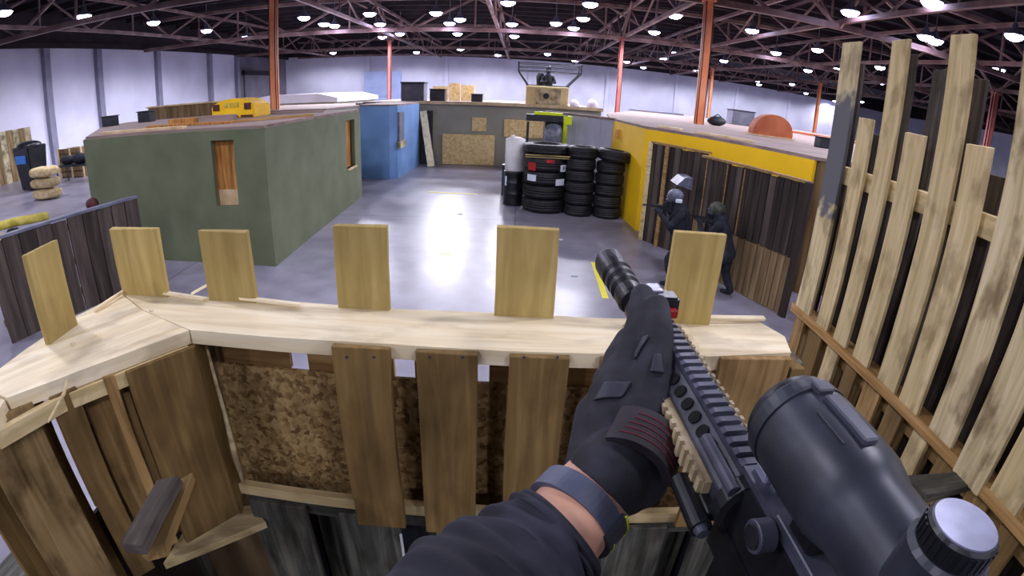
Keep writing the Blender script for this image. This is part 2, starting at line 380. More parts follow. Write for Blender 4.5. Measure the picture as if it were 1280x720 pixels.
# a pale blue painted door panel on the back wall and a dark bay door on the left
dx = -15.4
t = thing('loading_door', 'pale blue tall sliding door on the far white wall, left of the red column', 'door', (dx, wy(dx)-.2, 0))
MB().box((dx-2., wy(dx)-.85, 0), (dx+2.2, wy(dx)-.62, 5.2)).build('door_panel', 'pale_blue', t)
q = MB()
for k in range(5): q.box((dx-2., wy(dx)-.9, .4+k*1.0), (dx+2.2, wy(dx)-.84, .5+k*1.0))
q.build('rail', 'pale_blue', t)
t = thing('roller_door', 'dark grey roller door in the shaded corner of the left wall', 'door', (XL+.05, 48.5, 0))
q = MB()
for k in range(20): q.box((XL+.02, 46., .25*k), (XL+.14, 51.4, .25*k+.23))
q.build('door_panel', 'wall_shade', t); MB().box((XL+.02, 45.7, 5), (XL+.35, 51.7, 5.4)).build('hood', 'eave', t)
# ------------------------------------------------------------------ steel: columns
def column(x, y, mat, label, w=.26):
    t = thing('steel_column', label, 'column', (x, y, 0))
    q = MB(); q.box((x-w/2, y-w/2, 0), (x-w/2+.03, y+w/2, 6.62)); q.box((x+w/2-.03, y-w/2, 0), (x+w/2, y+w/2, 6.62)); q.box((x-w/2, y-.05, 0), (x+w/2, y+.05, 6.62))
    q.box((x-w/2, y-w/2, 0), (x+w/2, y-w/2+.03, 6.62))
    q.build('shaft', mat, t)
    MB().box((x-w*.8, y-w*.8, 0), (x+w*.8, y+w*.8, .04)).build('base_plate', mat, t)
    MB().box((x-w*.7, y-w*.7, 6.6), (x+w*.7, y+w*.7, 6.68)).build('cap_plate', mat, t)
column(-8.95, 18.1, 'orange_steel', 'orange steel column rising behind the green plywood room')
column(6.03, 17.2, 'orange_steel', 'bright orange steel column rising from the yellow room roof', .28)
column(5.82, 31.4, 'red_steel', 'dull red steel column by the far edge of the yellow room roof')
column(-9.55, 37.8, 'red_steel', 'thin dark red steel column in front of the far pale blue door')
column(26., 42.5, 'orange_steel', 'thin orange steel column far right beside the orange dome')
column(25.6, 22.6, 'red_steel', 'red steel column seen between the tall pallet slats at right', .34)
column(16.6, 45., 'orange_steel', 'thin orange steel column far off, between yellow roof and back wall')
# ------------------------------------------------------------------ steel: trusses
def truss(a, b, z0, z1, step, label, group, w=.09, fan=False):
    a, b = Vector(a), Vector(b); d = b-a; n = max(2, int(round(d.length/step))); n += n % 2
    t = thing('roof_truss', label, 'truss', (a.x, a.y, z0), group)
    A0, B0 = Vector((a.x, a.y, z0)), Vector((b.x, b.y, z0)); A1, B1 = Vector((a.x, a.y, z1)), Vector((b.x, b.y, z1))
    MB().bar(A0, B0, w*1.3, w*1.3).build('bottom_chord', 'truss_steel', t)
    MB().bar(A1, B1, w*1.3, w*1.3).build('top_chord', 'truss_steel', t)
    q = MB()
    for i in range(n):
        p, s_ = A0.lerp(B0, i/n), A0.lerp(B0, (i+1)/n); u, v = A1.lerp(B1, i/n), A1.lerp(B1, (i+1)/n)
        if i % 2 == 0: q.bar(u, s_, w*.62, w*.62)
        else: q.bar(p, v, w*.7, w*.7)
        i % 2 and q.bar(s_, v, w*.55, w*.55)
    q.build('web', 'truss_steel', t)
LM = 'deep rusty steel truss crossing the hall from side to side over the columns'
LS = 'slender rusty steel truss running the length of the hall under the roof'
for y in (4.6, 17.6, 31.4, 44.5): truss((XL+.3, y), (XR-.3, y), 6.7, 8.6, 3.8, LM, 'main cross trusses', .17)
truss((XL+.3, 56.), (35, 56.), 6.9, 8.6, 3.8, LM, 'main cross trusses', .15)
for x in (-20.4, -9., -1.5, 6., 11.3, 18.6, 26., 36.): truss((x, -8), (x, wy(x)-1), 6.85, 8.4, 3.4, LS, 'lengthwise trusses', .13)
# slanting sway braces from each column head
def brace(x, y, lab):
    t = thing('sway_brace', lab, 'brace', (x, y, 6.6)); 
    for dx_, dy_ in ((2.6, 0), (-2.6, 0), (0, 2.2), (0, -2.2)):
        MB().bar((x+dx_*.04, y+dy_*.04, 6.64), (x+dx_, y+dy_, 8.6), .1, .1).build('arm', 'truss_steel', t)
for x, y, l in ((-8.95, 18.1, 'rusty steel braces fanning from the head of the orange column at left'), (6.03, 17.2, 'rusty steel braces fanning from the head of the bright orange column'), (5.82, 31.4, 'rusty steel braces fanning from the head of the dull red column'), (-9.55, 37.8, 'rusty steel braces fanning from the head of the thin dark red column'), (11.3, 17.6, 'rusty steel braces fanning from the truss crossing at upper right'), (26., 42.5, 'rusty steel braces fanning from the head of the far right orange column'), (25.6, 22.6, 'rusty steel braces fanning from the red column behind the pallet slats')): brace(x, y, l)
q = MB()
for k in range(36):
    y = -10+k*1.9; q.box((XL, y, 8.55), (XR, y+.14, 8.9))
q.build('trim_%d' % tn, 'eave')['kind'] = 'structure'; tn += 1
# ------------------------------------------------------------------ high bay lamps
def mk_lamp():
    t = thing('high_bay_lamp', 'bluish white high bay lamp glowing among the dark roof trusses', 'lamp', (0, 0, 0), 'high bay lamps under the roof')
    MB().lathe([(.04, .42), (.09, .38), (.12, .24), (.33, .06), (.36, 0), (.33, 0), (.11, .2), (.0, .22)], 20).build('reflector', 'slate', t, smooth=True)
    MB().lathe([(.0, -.16), (.14, -.15), (.25, -.1), (.31, -.03), (.32, .02), (.3, .05), (.0, .06)], 20).build('lens', 'lamp_glow', t, smooth=True)
    MB().tube([(0, 0, .4), (0, 0, 1.55)], .02, 6).build('hanger_rod', 'slate', t)
    return t
def lamp_light(x, y, z, e=1.):
    l = bpy.data.lights.new('lamp_light', 'SPOT'); l.spot_size = math.radians(172); l.spot_blend = .35; l.shadow_soft_size = .2; l.energy = e; l.color = (.88, .87, 1.)
    o = bpy.data.objects.new('lamp_light', l); C.objects.link(o); o.location = (x, y, z); return o
LP = [(5,15),(105,20),(192,28),(258,38),(308,46),(380,22),(405,30),(418,32),(462,17),(475,30),(478,46),(500,42),(545,16),(562,29),(575,24),(572,42),(635,3),(640,30),(643,45),(695,29),(729,23),(738,5),(717,35),(818,40),(844,19),(829,73),(845,66),(871,57),(905,76),(940,38),(970,66),(1063,15),(1010,88),(1022,62),(1047,86),(1100,84),(1157,46),(1169,51),(1102,103),(1040,126),(1248,87),(1215,143),(1165,3),(1077,127),(1165,137),(990,105),(1268,45)]
lamp0 = mk_lamp(); first = True
pts = []
for px, py in LP:
    p = G(px, py, 7.)
    pts.append((p.x, p.y, 7.))
for x in (-18, -11, -4, 3, 10.5): 
    for y in (-9, -3.5, 2.2, 8): pts.append((x, y, 7.))
for x in (18, 26, 34):
    for y in (-8, 2, 11): pts.append((x, y, 7.))
for k in range(9): pts.append((-19+k*8.2, wy(-19+k*8.2)-5.5, 7.))  # this row and the next are added lamps that brighten the back wall
for k in range(6): pts.append((-14+k*8.2, wy(-14+k*8.2)-11, 7.))
PW = 600.
for i, (x, y, z) in enumerate(pts):
    if y > wy(x)-1: y = wy(x)-1.5
    if first: lt = None; first = False
    else: lt = dup(lamp0, (x, y, z))
    ll = lamp_light(x, y, z-.42, PW*(1.5 if y > 44 else 1.6 if y > 24 and x > -15 else 1.25 if y > 11 else .6))
    if lt: setpar(ll, lt)
    else: l0 = (x, y, z); ll0 = ll
lamp0.location = l0; setpar(ll0, lamp0)
# ================================================================== THE ARENA
def wprism(name, a, b, z0, z1, t, mat, parent, side=1):
    a, b = Vector(a).to_3d(), Vector(b).to_3d(); a.z = b.z = 0; d = (b-a).normalized(); n = Vector((-d.y, d.x, 0))*t*side
    return MB().prism([a, b, b+n, a+n], z0, z1).build(name, mat, parent)
# ---- green plywood room (front wall with a window opening, right side wall with a slot)
GL, GR, GBR = Vector((-8.62, 8.32, 0)), Vector((-4.24, 8.12, 0)), Vector((-4.46, 14.3, 0))
t = thing('plywood_room', 'green painted plywood room with a narrow boarded window, at left', 'building', (-6.4, 8.2, 0))
def onfront(px, py):                           # where the sight line meets the front wall plane
    r = ray(px, py); d = GR-GL; n = Vector((-d.y, d.x, 0)); k = (GL-EYE).dot(n)/r.dot(n); return EYE+r*k
w0, w1 = onfront(263, 176), onfront(299, 258)
fd = (GR-GL).normalized(); L_ = (GR-GL).length; u0 = (w0-GL).dot(fd); u1 = (w1-GL).dot(fd); zt, zb = w0.z, w1.z
fn = Vector((-fd.y, fd.x, 0))
def fw(u0_, u1_, z0, z1, name, mat, par, off=0., t_=.1):
    a = GL+fd*u0_+fn*off; b = GL+fd*u1_+fn*off; return MB().prism([a, b, b+fn*t_, a+fn*t_], z0, z1).build(name, mat, par)
wl = MB()
for (a_, b_, z0, z1) in ((0, u0, 0, 2.44), (u1, L_, 0, 2.44), (u0, u1, 0, zb), (u0, u1, zt, 2.44)):
    a = GL+fd*a_; b = GL+fd*b_; wl.prism([a, b, b+fn*.1, a+fn*.1], z0, z1)
wl.build('front_wall', 'green_paint', t)
wf = fw(u0-.02, u1+.02, zb+.28, zt+.05, 'window_board', 'board_orange', t, .14, .03)
fw(u0-.02, u1+.02, zb-.05, zb+.28, 'window_sill_board', 'tan_edge', t, .12, .05)
q = MB()
for a_ in (u0-.05, u1): 
    a = GL+fd*a_+fn*.1; b = GL+fd*(a_+.05)+fn*.1; q.prism([a, b, b+fn*.05, a+fn*.05], zb-.1, zt+.1)
q.build('window_stud', 'board_orange', t)
sd = (GBR-GR).normalized(); sn = Vector((-sd.y, sd.x, 0)); LS_ = (GBR-GR).length
def onside(px, py):
    r = ray(px, py); n = Vector((-sd.y, sd.x, 0)); k = (GR-EYE).dot(n)/r.dot(n); return EYE+r*k
s0, s1 = (onside(432, 152)-GR).dot(sd), (onside(443, 152)-GR).dot(sd); zt2, zb2 = onside(437, 150).z, onside(437, 210).z
q = MB()
for (a_, b_, z0, z1) in ((0, s0, 0, 2.44), (s1, LS_, 0, 2.44), (s0, s1, 0, zb2), (s0, s1, zt2, 2.44)):
    a = GR+sd*a_; b = GR+sd*b_; q.prism([a, b, b+sn*.1, a+sn*.1], z0, z1)
q.build('side_wall', 'green_paint', t)
a, b = GR+sd*(s0-.1)+sn*.13, GR+sd*(s1+.1)+sn*.13
MB().prism([a, b, b+sn*.03, a+sn*.03], zb2-.1, zt2+.1).build('slot_board', 'board_orange', t)
a, b = GR+sd*s0-sn*.06, GR+sd*s1-sn*.06
MB().prism([a, b, b+sn*.2, a+sn*.2], zb2-.04, zb2).build('slot_sill', 'tan_edge', t)
wprism('left_wall', GL, (-12.0, 12.3), 0, 2.44, .1, 'green_paint', t, -1)
wprism('rear_wall', (-12.6, 14.25), GBR, 0, 2.44, .1, 'green_paint', t, -1)
MB().prism([(-8.62, 8.4), (-4.3, 8.2), (-4.5, 14.25), (-12.6, 14.25), (-12.0, 12.4)], 2.441, 2.49).build('roof', 'roof_deck', t)
# planks and small crates lying along the green roof
rz = 2.49
def roofplank(p, q_, lab, mat='tan_edge', w=.14, h=.05, z=rz):
    a = Vector((p[0], p[1], z+h/2)); b = Vector((q_[0], q_[1], z+h/2))
    return tag(plank('loose_plank', a, b, w, h, (b-a).cross(Vector((0, 0, 1))), mat, bev=.003), lab, 'plank')
roofplank((-8.45, 8.75), (-6.1, 8.45), 'long pale plank along the front edge of the green roof')
roofplank((-7.9, 9.6), (-5.5, 9.2), 'tan plank lying behind the front plank on the green roof', 'board_orange')
roofplank((-5.6, 9.35), (-4.5, 10.9), 'reddish plank lying aslant near the right edge of green roof', 'stringer_orange')
roofplank((-5.0, 12.9), (-8.1, 12.5), 'grey pink plank across the rear of the green roof', 'roof_deck')
def crate(name, lab, cat, x0, y0, x1, y1, Y, zb_, dep, mat, lid=None, face=None):
    """box whose front face fills the given patch of the view at depth Y, standing at height zb_"""
    p0, p1 = AY(x0, (y0+y1)/2, Y), AY(x1, (y0+y1)/2, Y); ps, pe = AY((x0+x1)/2, y0, Y), AY((x0+x1)/2, y1, Y)
    h = ps.z-pe.z
    t = thing(name, lab, cat, ((p0.x+p1.x)/2, Y+dep/2, zb_))
    q = MB().box((p0.x, Y, zb_), (p1.x, Y+dep, zb_+h*.92)).bevel(.02); q.build('body', mat, t)
    MB().box((p0.x-.02, Y-.02, zb_+h*.92), (p1.x+.02, Y+dep+.02, zb_+h)).build('lid', lid or mat, t)
    if face: MB().box((p0.x+.06, Y-.015, zb_+h*.15), (p1.x-.06, Y+.01, zb_+h*.8)).build('front_panel', face, t)
    return t
t = thing('car_front_prop', 'yellow rounded vehicle nose with two dark lamps on green roof', 'prop', (-6.4, 11.6, rz))
p0, p1 = AY(264, 138, 11.4), AY(317, 138, 11.4); cx = (p0.x+p1.x)/2; hw = (p1.x-p0.x)/2; ht = .46
prof = [(-hw, 0), (-hw, .3), (-hw*.8, .37), (-hw*.45, .44), (0, .47), (hw*.45, .45), (hw*.8, .37), (hw, .3), (hw, 0)]
q = MB().extr([(cx+x_, 11.4, rz+z_) for x_, z_ in prof], (0, .9, 0)); q.bevel(.03, 2); q.build('body_shell', 'machine_yellow', t, smooth=False)
for s_ in (-1, 1): MB().box((cx+s_*hw*.74-.09, 11.37, rz+.2), (cx+s_*hw*.74+.09, 11.42, rz+.35)).bevel(.01).build('lamp_recess', 'maroon', t)
q = MB()
for k in range(4): q.box((cx-.2+k*.11, 11.385, rz+.26), (cx-.13+k*.11, 11.41, rz+.37))
q.build('nose_mark', 'foam_yellow', t)
q = MB()
for x_ in (-.42, 0, .4): q.box((cx+x_-.16, 11.385, rz+.02), (cx+x_+.16, 11.41, rz+.07))
q.build('lower_slot', 'maroon', t)
# small pallet blocks under the prop
tag(MB().box((cx-.1, 10.1, rz), (cx+.75, 10.35, rz+.14)).bevel(.01).build('timber_block', 'roof_deck', loc=(cx, 10.2, rz)), 'pale timber block near right front of green roof below the yellow prop', 'timber')
tag(MB().box((cx-1.0, 10.2, rz), (cx-.3, 10.45, rz+.12)).bevel(.01).build('timber_block', 'board_orange', loc=(cx-.6, 10.3, rz)), 'low tan timber block left of the pale block on green roof', 'timber')
# ---- farther plywood deck behind the green room, its things
t = thing('plywood_room', 'low plywood room with pinkish deck roof behind the green room', 'building', (-10, 17, 0))
MB().prism([(-13.2, 14.6), (-8.9, 14.6), (-8.9, 17.25), (-6.6, 17.25), (-6.6, 24), (-13.2, 24)], 0, 2.38).build('wall', 'grey_paint', t)
MB().prism([(-13.3, 14.5), (-8.8, 14.5), (-8.8, 17.2), (-6.55, 17.2), (-6.55, 24.1), (-13.3, 24.1)], 2.38, 2.44).build('roof', 'roof_deck', t)
crate('speaker_box', 'small black box at the left rim of the green roof', 'box', 127, 150, 141, 163, 12.5, rz, .3, 'box_black').location.z = 2.49
crate('speaker_box', 'black box between left rim and dark beam on green roof', 'box', 172, 145, 187, 159, 13.0, rz, .3, 'box_black')
p0, p1 = AY(193, 147, 14.9), AY(272, 140, 14.9)
t = thing('low_wall', 'long low brown timber wall on the deck behind the green roof', 'wall', (-9, 14.9, 2.44))
MB().box((-12.2, 14.9, 2.44), (-8.3, 15.05, 2.86)).build('board_panel', 'fence_mid', t); MB().box((-12.25, 14.86, 2.86), (-8.25, 15.1, 2.91)).build('top_rail', 'tan_edge', t)
t = thing('covered_platform', 'long low white covered platform beyond the green roof behind orange column', 'platform', (-11, 25, 0))
a0, a1 = AY(318, 128, 25.5), AY(418, 128, 25.5)
MB().box((a0.x, 25.5, 0), (a1.x, 33, 2.5)).build('base', 'grey_paint', t)
MB().extr([(a0.x-.2, 25.4, 2.5), (a1.x+.2, 25.4, 2.5), (a1.x+.2, 25.4, 2.72), (a1.x-.8, 25.4, 2.95), (a0.x+1, 25.4, 2.95), (a0.x-.2, 25.4, 2.8)], (0, 7.7, 0)).build('cover_sheet', 'white_sheet', t)
# ---- blue room
t = thing('plywood_room', 'blue painted plywood room with a narrow slot, behind the green one', 'building', (-4.7, 18.5, 0))
pb = [(-5.45, 17.45), (-4.35, 17.2), (-4.12, 17.42), (-4.02, 20.75), (-5.45, 20.75)]
MB().prism(pb, 0, 2.5).build('wall', 'blue_paint', t)
MB().prism([(p[0]*1.003-.0, p[1]-.02) for p in pb], 2.5, 2.55).build('roof', 'roof_deck', t)
s0p, s1p = AX(498, 142, -4.09), AX(504, 142, -4.09); zA, zB = AX(501, 140, -4.09).z, AX(501, 176, -4.09).z
MB().box((-4.11, s0p.y, zB), (-4.05, s1p.y, zA)).build('slot', 'slate', t)
MB().box((-4.11, s0p.y-.1, zB-.22), (-4.0, s1p.y+.1, zB)).build('slot_sill', 'camo_tan', t)
# ---- grey wall with boarded hatches
t = thing('plywood_room', 'grey painted plywood room with boarded hatches at the end of the lane', 'building', (-1.5, 21.3, 0))
MB().box((-6.4, 21.3, 0), (3.3, 29.5, 2.5)).build('wall', 'grey_paint', t)
MB().box((-6.5, 21.2, 2.5), (3.35, 29.6, 2.56)).build('roof', 'roof_deck', t)
MB().box((-4.1, 21.16, 2.47), (3.35, 21.22, 2.6)).build('edge_board', 'tan_edge', t)
def ypanel(x0, y0, x1, y1, Y, th, name, mat, par):
    a, b = AY(x0, (y0+y1)/2, Y), AY(x1, (y0+y1)/2, Y); zt_, zb_ = AY((x0+x1)/2, y0, Y).z, AY((x0+x1)/2, y1, Y).z
    return MB().box((a.x, Y-th, max(0.01, zb_)), (b.x, Y, zt_)).bevel(.008).build(name, mat, par)
ypanel(590, 147, 608, 164, 21.3, .05, 'hatch_board', 'osb_far', t)
ypanel(630, 150, 679, 172, 21.3, .05, 'upper_board', 'osb_far', t)
q = ypanel(553, 168, 618, 206, 21.22, .04, 'osb_sheet', 'osb_far', None); tag(q, 'large tan chipboard sheet leaning on the grey wall at lane end', 'board')
# dark gap (its shade put in as a black box) + leaning board at the left
tag(MB().box((-4.0, 21.05, 0), (-3.55, 21.28, 2.2)).build('dark_gap', 'box_black'), 'black fill standing in for the shaded gap between blue room and grey wall', 'board')
a, b = AY(529, 139, 20.9), AY(539, 205, 20.3); b.z = .02
tag(plank('leaning_plank', b, a, .28, .08, (1, .2, 0), 'pine_top'), 'pale wide plank leaning against the grey wall near blue room', 'plank')
# things on top of the grey room
crate('equipment_case', 'slate grey boxy case on the grey roof near blue room', 'case', 501, 105, 530, 129, 22.6, 2.56, .8, 'slate', 'box_black', 'slate')
crate('speaker_box', 'black box on the grey roof, right of the slate case', 'box', 537, 114, 556, 130, 22.0, 2.56, .5, 'box_black')
crate('speaker_box', 'small black box on the grey roof, right of chipboard stack', 'box', 589, 115, 603, 125, 23.5, 2.56, .45, 'box_black')
t = thing('board_stack', 'low upright stack of tan chipboard pieces on the grey roof', 'boards', (-2.5, 25, 2.56))
for (x0, x1, y0) in ((541, 560, 110), (561, 575, 106), (576, 593, 108)):
    a, b = AY(x0, 115, 25.3), AY(x1, 115, 25.3); MB().box((a.x, 25.3, 2.56), (b.x, 25.42, 2.56+(127-y0)*.04)).build('board', 'osb_far', t)
tag(MB().box((-6.9, 21.5, 2.44), (-6.2, 22.4, 2.5)).build('mat', 'box_black', loc=(-6.5, 22, 2.44)), 'flat black mat lying on the deck left of slate case', 'mat')
# right light panel wall
g0, g1 = G(708, 142, 2.45), G(766, 150, 2.42)
t = thing('panel_wall', 'pale lilac grey panel wall between the booth and yellow room', 'wall', (g0.x, g0.y, 0))
g0.z = g1.z = 0; gd = (g1-g0).normalized(); gn = Vector((-gd.y, gd.x, 0))
MB().prism([g0-gd*.6, g1, g1+gn*.1, g0-gd*.6+gn*.1], 0, 2.42).build('panel', 'white_panel', t)
q = MB()
for k in range(9):
    p = g0+gd*((g1-g0).length*k/8.); q.prism([p, p+gd*.05, p+gd*.05-gn*.03, p-gn*.03], 0, 2.4)
q.build('rib', 'white_panel', t)
MB().prism([g0-gd*1.2-gn*.04, g1-gn*.04, g1+gn*.14, g0-gd*1.2+gn*.14], 2.42, 2.48).build('top_rail', 'roof_deck', t)
# booth: black frame with neon edge
t = thing('black_booth', 'black booth with neon yellow edge standing behind the tyre stacks', 'booth', (1.5, 15.5, 0))
BY = 15.6
def bx(x0, y0, x1, y1, Y, th, nm, mat, z0=None):
    a, b = AY(x0, (y0+y1)/2, Y), AY(x1, (y0+y1)/2, Y); zt_, zb_ = AY((x0+x1)/2, y0, Y).z, AY((x0+x1)/2, y1, Y).z
    return MB().box((a.x, Y, zb_ if z0 is None else z0), (b.x, Y+th, zt_)).build(nm, mat, t)
bx(658, 144, 704, 152, BY, .7, 'header_board', 'box_black')
bx(681, 152, 704, 177, BY+.1, .08, 'black_panel', 'black_plastic', 0)
bx(704, 147, 709, 177, BY, .12, 'neon_post', 'neon', 0)
bx(705, 145, 715, 156, BY-.05, .06, 'neon_flag', 'neon')
bx(668, 140.5, 704, 144, BY, .2, 'neon_top_edge', 'neon')
bx(658, 152, 661, 177, BY+.2, .08, 'left_post', 'box_black', 0)
t = thing('plastic_drum', 'dark grey drum with rounded top inside the black booth', 'drum', (1.25, 15.2, 0))
pd = AY(692, 160, 15.2)
MB().lathe([(.26, 0), (.27, .1), (.26, 1.5), (.27, 1.6), (.26, 2.0), (.2, 2.12), (.08, 2.17), (0, 2.18)], 24, Matrix.Translation((pd.x, 15.2, 0))).build('body', 'helmet_grey', t, smooth=True)
# ---- tower box with roll cage and a seated figure
TY = 22.5
a, b = AY(657, 120, TY), AY(711, 120, TY); ztp = AY(684, 108, TY).z; zc = AY(684, 77, TY).z
t = thing('beige_turret_box', 'beige box with camouflage front standing on the far roof', 'box', ((a.x+b.x)/2, TY, 2.56))
MB().box((a.x, TY, 2.56), (b.x, TY+1.2, ztp)).bevel(.03).build('body', 'beige', t)
MB().box((a.x+.45, TY-.03, 2.6), (b.x-.35, TY+.01, ztp-.1)).build('camo_cloth', 'camo_tan', t)
MB().lathe([(.13, 0), (.13, .05), (.0, .05)], 16, Matrix.Translation(((a.x+b.x)/2-.05, TY-.02, 2.95)) @ Matrix.Rotation(PI/2, 4, 'X')).build('gun_port', 'box_black', t)
t2 = thing('roll_cage', 'thin black bar cage flaring upward from the beige box', 'cage', ((a.x+b.x)/2, TY+.6, ztp))
xa, xb = AY(648, 90, TY).x, AY(727, 90, TY).x; zm = AY(650, 88, TY).z; zc = AY(650, 77, TY).z
for s_, x0, x1 in ((-1, a.x+.1, xa), (1, b.x-.1, xb)):
    for yy in (TY+.1, TY+1.1): MB().tube([(x0, yy, ztp), (x1, yy, zm), (x1, yy, zc)], .035, 8).build('upright', 'box_black', t2)
for z_ in (zm+.02, (zm+zc)/2, zc-.03):
    for yy in (TY+.1, TY+1.1): MB().tube([(xa, yy, z_), (xb, yy, z_)], .018, 8).build('crossbar', 'box_black', t2)
for yy in (TY+.1, TY+1.1): MB().tube([(a.x, yy, ztp+.02), (b.x, yy, ztp+.02)], .03, 8).build('base_bar', 'box_black', t2)
for x_ in (xa, xb): MB().tube([(x_, TY+.1, zc), (x_, TY+1.1, zc)], .02, 8).build('side_bar', 'box_black', t2)
# shooter on the tower: head and shoulders above the box
t = thing('person', 'distant person in dark clothing seated inside the black bar cage', 'person', (1.6, TY+.6, ztp))
px_ = AY(686, 100, TY).x
q = MB(); q.caps([((px_, TY+.6, ztp-.25), .2), ((px_, TY+.6, ztp+.2), .22), ((px_, TY+.58, ztp+.42), .17), ((px_, TY+.56, ztp+.6), .08)])
q.ball((px_, TY+.55, ztp+.74), .12, (1, 1.1, 1.25))
for s_ in (-1, 1): q.caps([((px_+s_*.2, TY+.58, ztp+.42), .075), ((px_+s_*.3, TY+.4, ztp+.18), .06), ((px_+s_*.1, TY+.2, ztp+.2), .05)])
blob('body', q, .02, 'cloth_dark', t)
MB().ball((px_, TY+.56, ztp+.79), .135, (1, 1.1, 1.)).build('helmet', 'box_black', t, smooth=True)
MB().box((px_-.08, TY+.38, ztp+.66), (px_+.08, TY+.45, ztp+.73)).bevel(.02).build('goggles', 'helmet_grey', t)
MB().tube([(px_-.3, TY+.75, ztp), (px_-.33, TY+.78, ztp+.45), (px_-.3, TY+.75, ztp+.6)], [.18, .2, .1], 12).build('backpack', 'cloth_dark', t, smooth=True)
for x0, x1, hh, lb in ((712, 724, .22, 'small white mound of cloth on the far roof beside beige box'), (733, 748, .26, 'white rounded mound of cloth right of the smaller mound on far roof')):
    a = AY((x0+x1)/2, 130, 22.); r_ = (AY(x1, 130, 22.).x-AY(x0, 130, 22.).x)/2
    tag(MB().ball((a.x, 22., 2.56+hh*.45), 1, (r_, .3, hh)).build('cloth_mound', 'white_sheet', loc=(a.x, 22., 2.56), smooth=True), lb, 'cloth')
# ---- tyres
def tyre_mesh(R, w, ribs=3):
    q = MB(); r0 = R*.58
    prof = [(r0, 0+w*.12), (r0+.02, 0), (R*.8, -w*.02), (R*.94, w*.06), (R*.99, w*.2)]
    for k in range(ribs):
        z = w*(.24+.52*k/ribs); dz = w*.52/ribs
        prof += [(R, z), (R, z+dz*.75), (R-.012, z+dz*.8), (R-.012, z+dz*.95)]
    prof += [(R*.99, w*.8), (R*.94, w*.94), (R*.8, w*1.02), (r0+.02, w), (r0, w*.88)]
    return q, prof
def tyre(x, y, z, R, w, lab, group=None, mat=None, ribs=3, colour='rubber'):
    q, prof = tyre_mesh(R, w, ribs); mm = Matrix.Translation((x, y, z)) @ (mat or Matrix()); q.lathe(prof, 40, mm, closed=True)
    o = q.build('tyre', colour, loc=(x, y, z), smooth=True); return tag(o, lab, 'tyre', group)
def stack(px, py, R, w, n, gname, words):
    p = G(px, py); p.y += R; k0 = None
    for k in range(n):
        o = words[k]
        tyre(p.x+random.uniform(-.02, .02), p.y+random.uniform(-.02, .02), k*w, R*random.uniform(.985, 1.01), w*.985, o, gname)
    return p
ordn = ['bottom', 'second from the bottom', 'third from the bottom', 'fourth from the bottom', 'fifth from the bottom', 'sixth from the bottom']
pA = stack(681, 268, .58, .36, 4, None, ['black wide tyre, %s of the broad stack with white labels' % o for o in ordn])
pB = stack(724, 272, .385, .295, 6, None, ['black tyre, %s in the middle stack of the row' % (o if i < 5 else 'topmost') for i, o in enumerate(ordn)])
pC = stack(760, 275, .375, .29, 5, None, ['black tyre, %s in the right stack beside the yellow wall' % o for o in ordn])
tyre(pC.x+.06, pC.y-.02, 5*.29+.02, .43, .27, 'black larger tyre tilted on top of the right stack by yellow wall', mat=Matrix.Rotation(.1, 4, 'Y'))
t = thing('flat_board', 'square black sheet with pale edges lying on the broad tyre stack', 'board', (pA.x, pA.y, 1.44))
MB().box((pA.x-.56, pA.y-.5, 1.44), (pA.x+.56, pA.y+.5, 1.5)).build('board', 'box_black', t)
MB().box((pA.x-.57, pA.y-.52, 1.485), (pA.x+.57, pA.y-.5, 1.51)).build('front_edge', 'pine', t); MB().box((pA.x-.57, pA.y-.52, 1.435), (pA.x+.57, pA.y-.5, 1.452)).build('lower_edge', 'pine', t)
tyre(pA.x-.02, pA.y, 1.515, .62, .24, 'black wide tyre lying on the pale edged board, top of broad stack')
tlabel = [c for c in bpy.data.objects if c.get('label', '').startswith('black wide tyre, ')]
def tlab(ob, z, ang, w_, h_, mat, nm):
    q = MB(); R = .605; n = 5
    for k in range(n):
        a0 = ang-w_/2/R+w_/R*k/n; a1 = a0+w_/R/n
        p = [(pA.x+R*math.sin(a0), pA.y-R*math.cos(a0)), (pA.x+R*math.sin(a1), pA.y-R*math.cos(a1)), (pA.x+(R-.03)*math.sin(a1), pA.y-(R-.03)*math.cos(a1)), (pA.x+(R-.03)*math.sin(a0), pA.y-(R-.03)*math.cos(a0))]
        q.prism(p, z, z+h_)
    return q.build(nm, mat, ob)
T = tlabel
tlab(T[2], .83, -.72, .28, .16, 'paper_white', 'paper_label'); tlab(T[2], .75, .62, .26, .16, 'paper_white', 'paper_label'); tlab(T[3], 1.1, .75, .18, .17, 'paper_white', 'paper_label')
l = tlab(T[3], 1.1, -.72, .24, .2, 'label_red', 'red_label'); l['label'] = 'red printed label'
l = tlab(T[3], 1.32, .1, .2, .08, 'label_red', 'red_label'); l['label'] = 'red printed label'
q = MB().box((pA.x+.4, pA.y-.49, 1.17), (pA.x+.43, pA.y-.47, 1.24)); q.build('label_print', 'box_black', T[3])
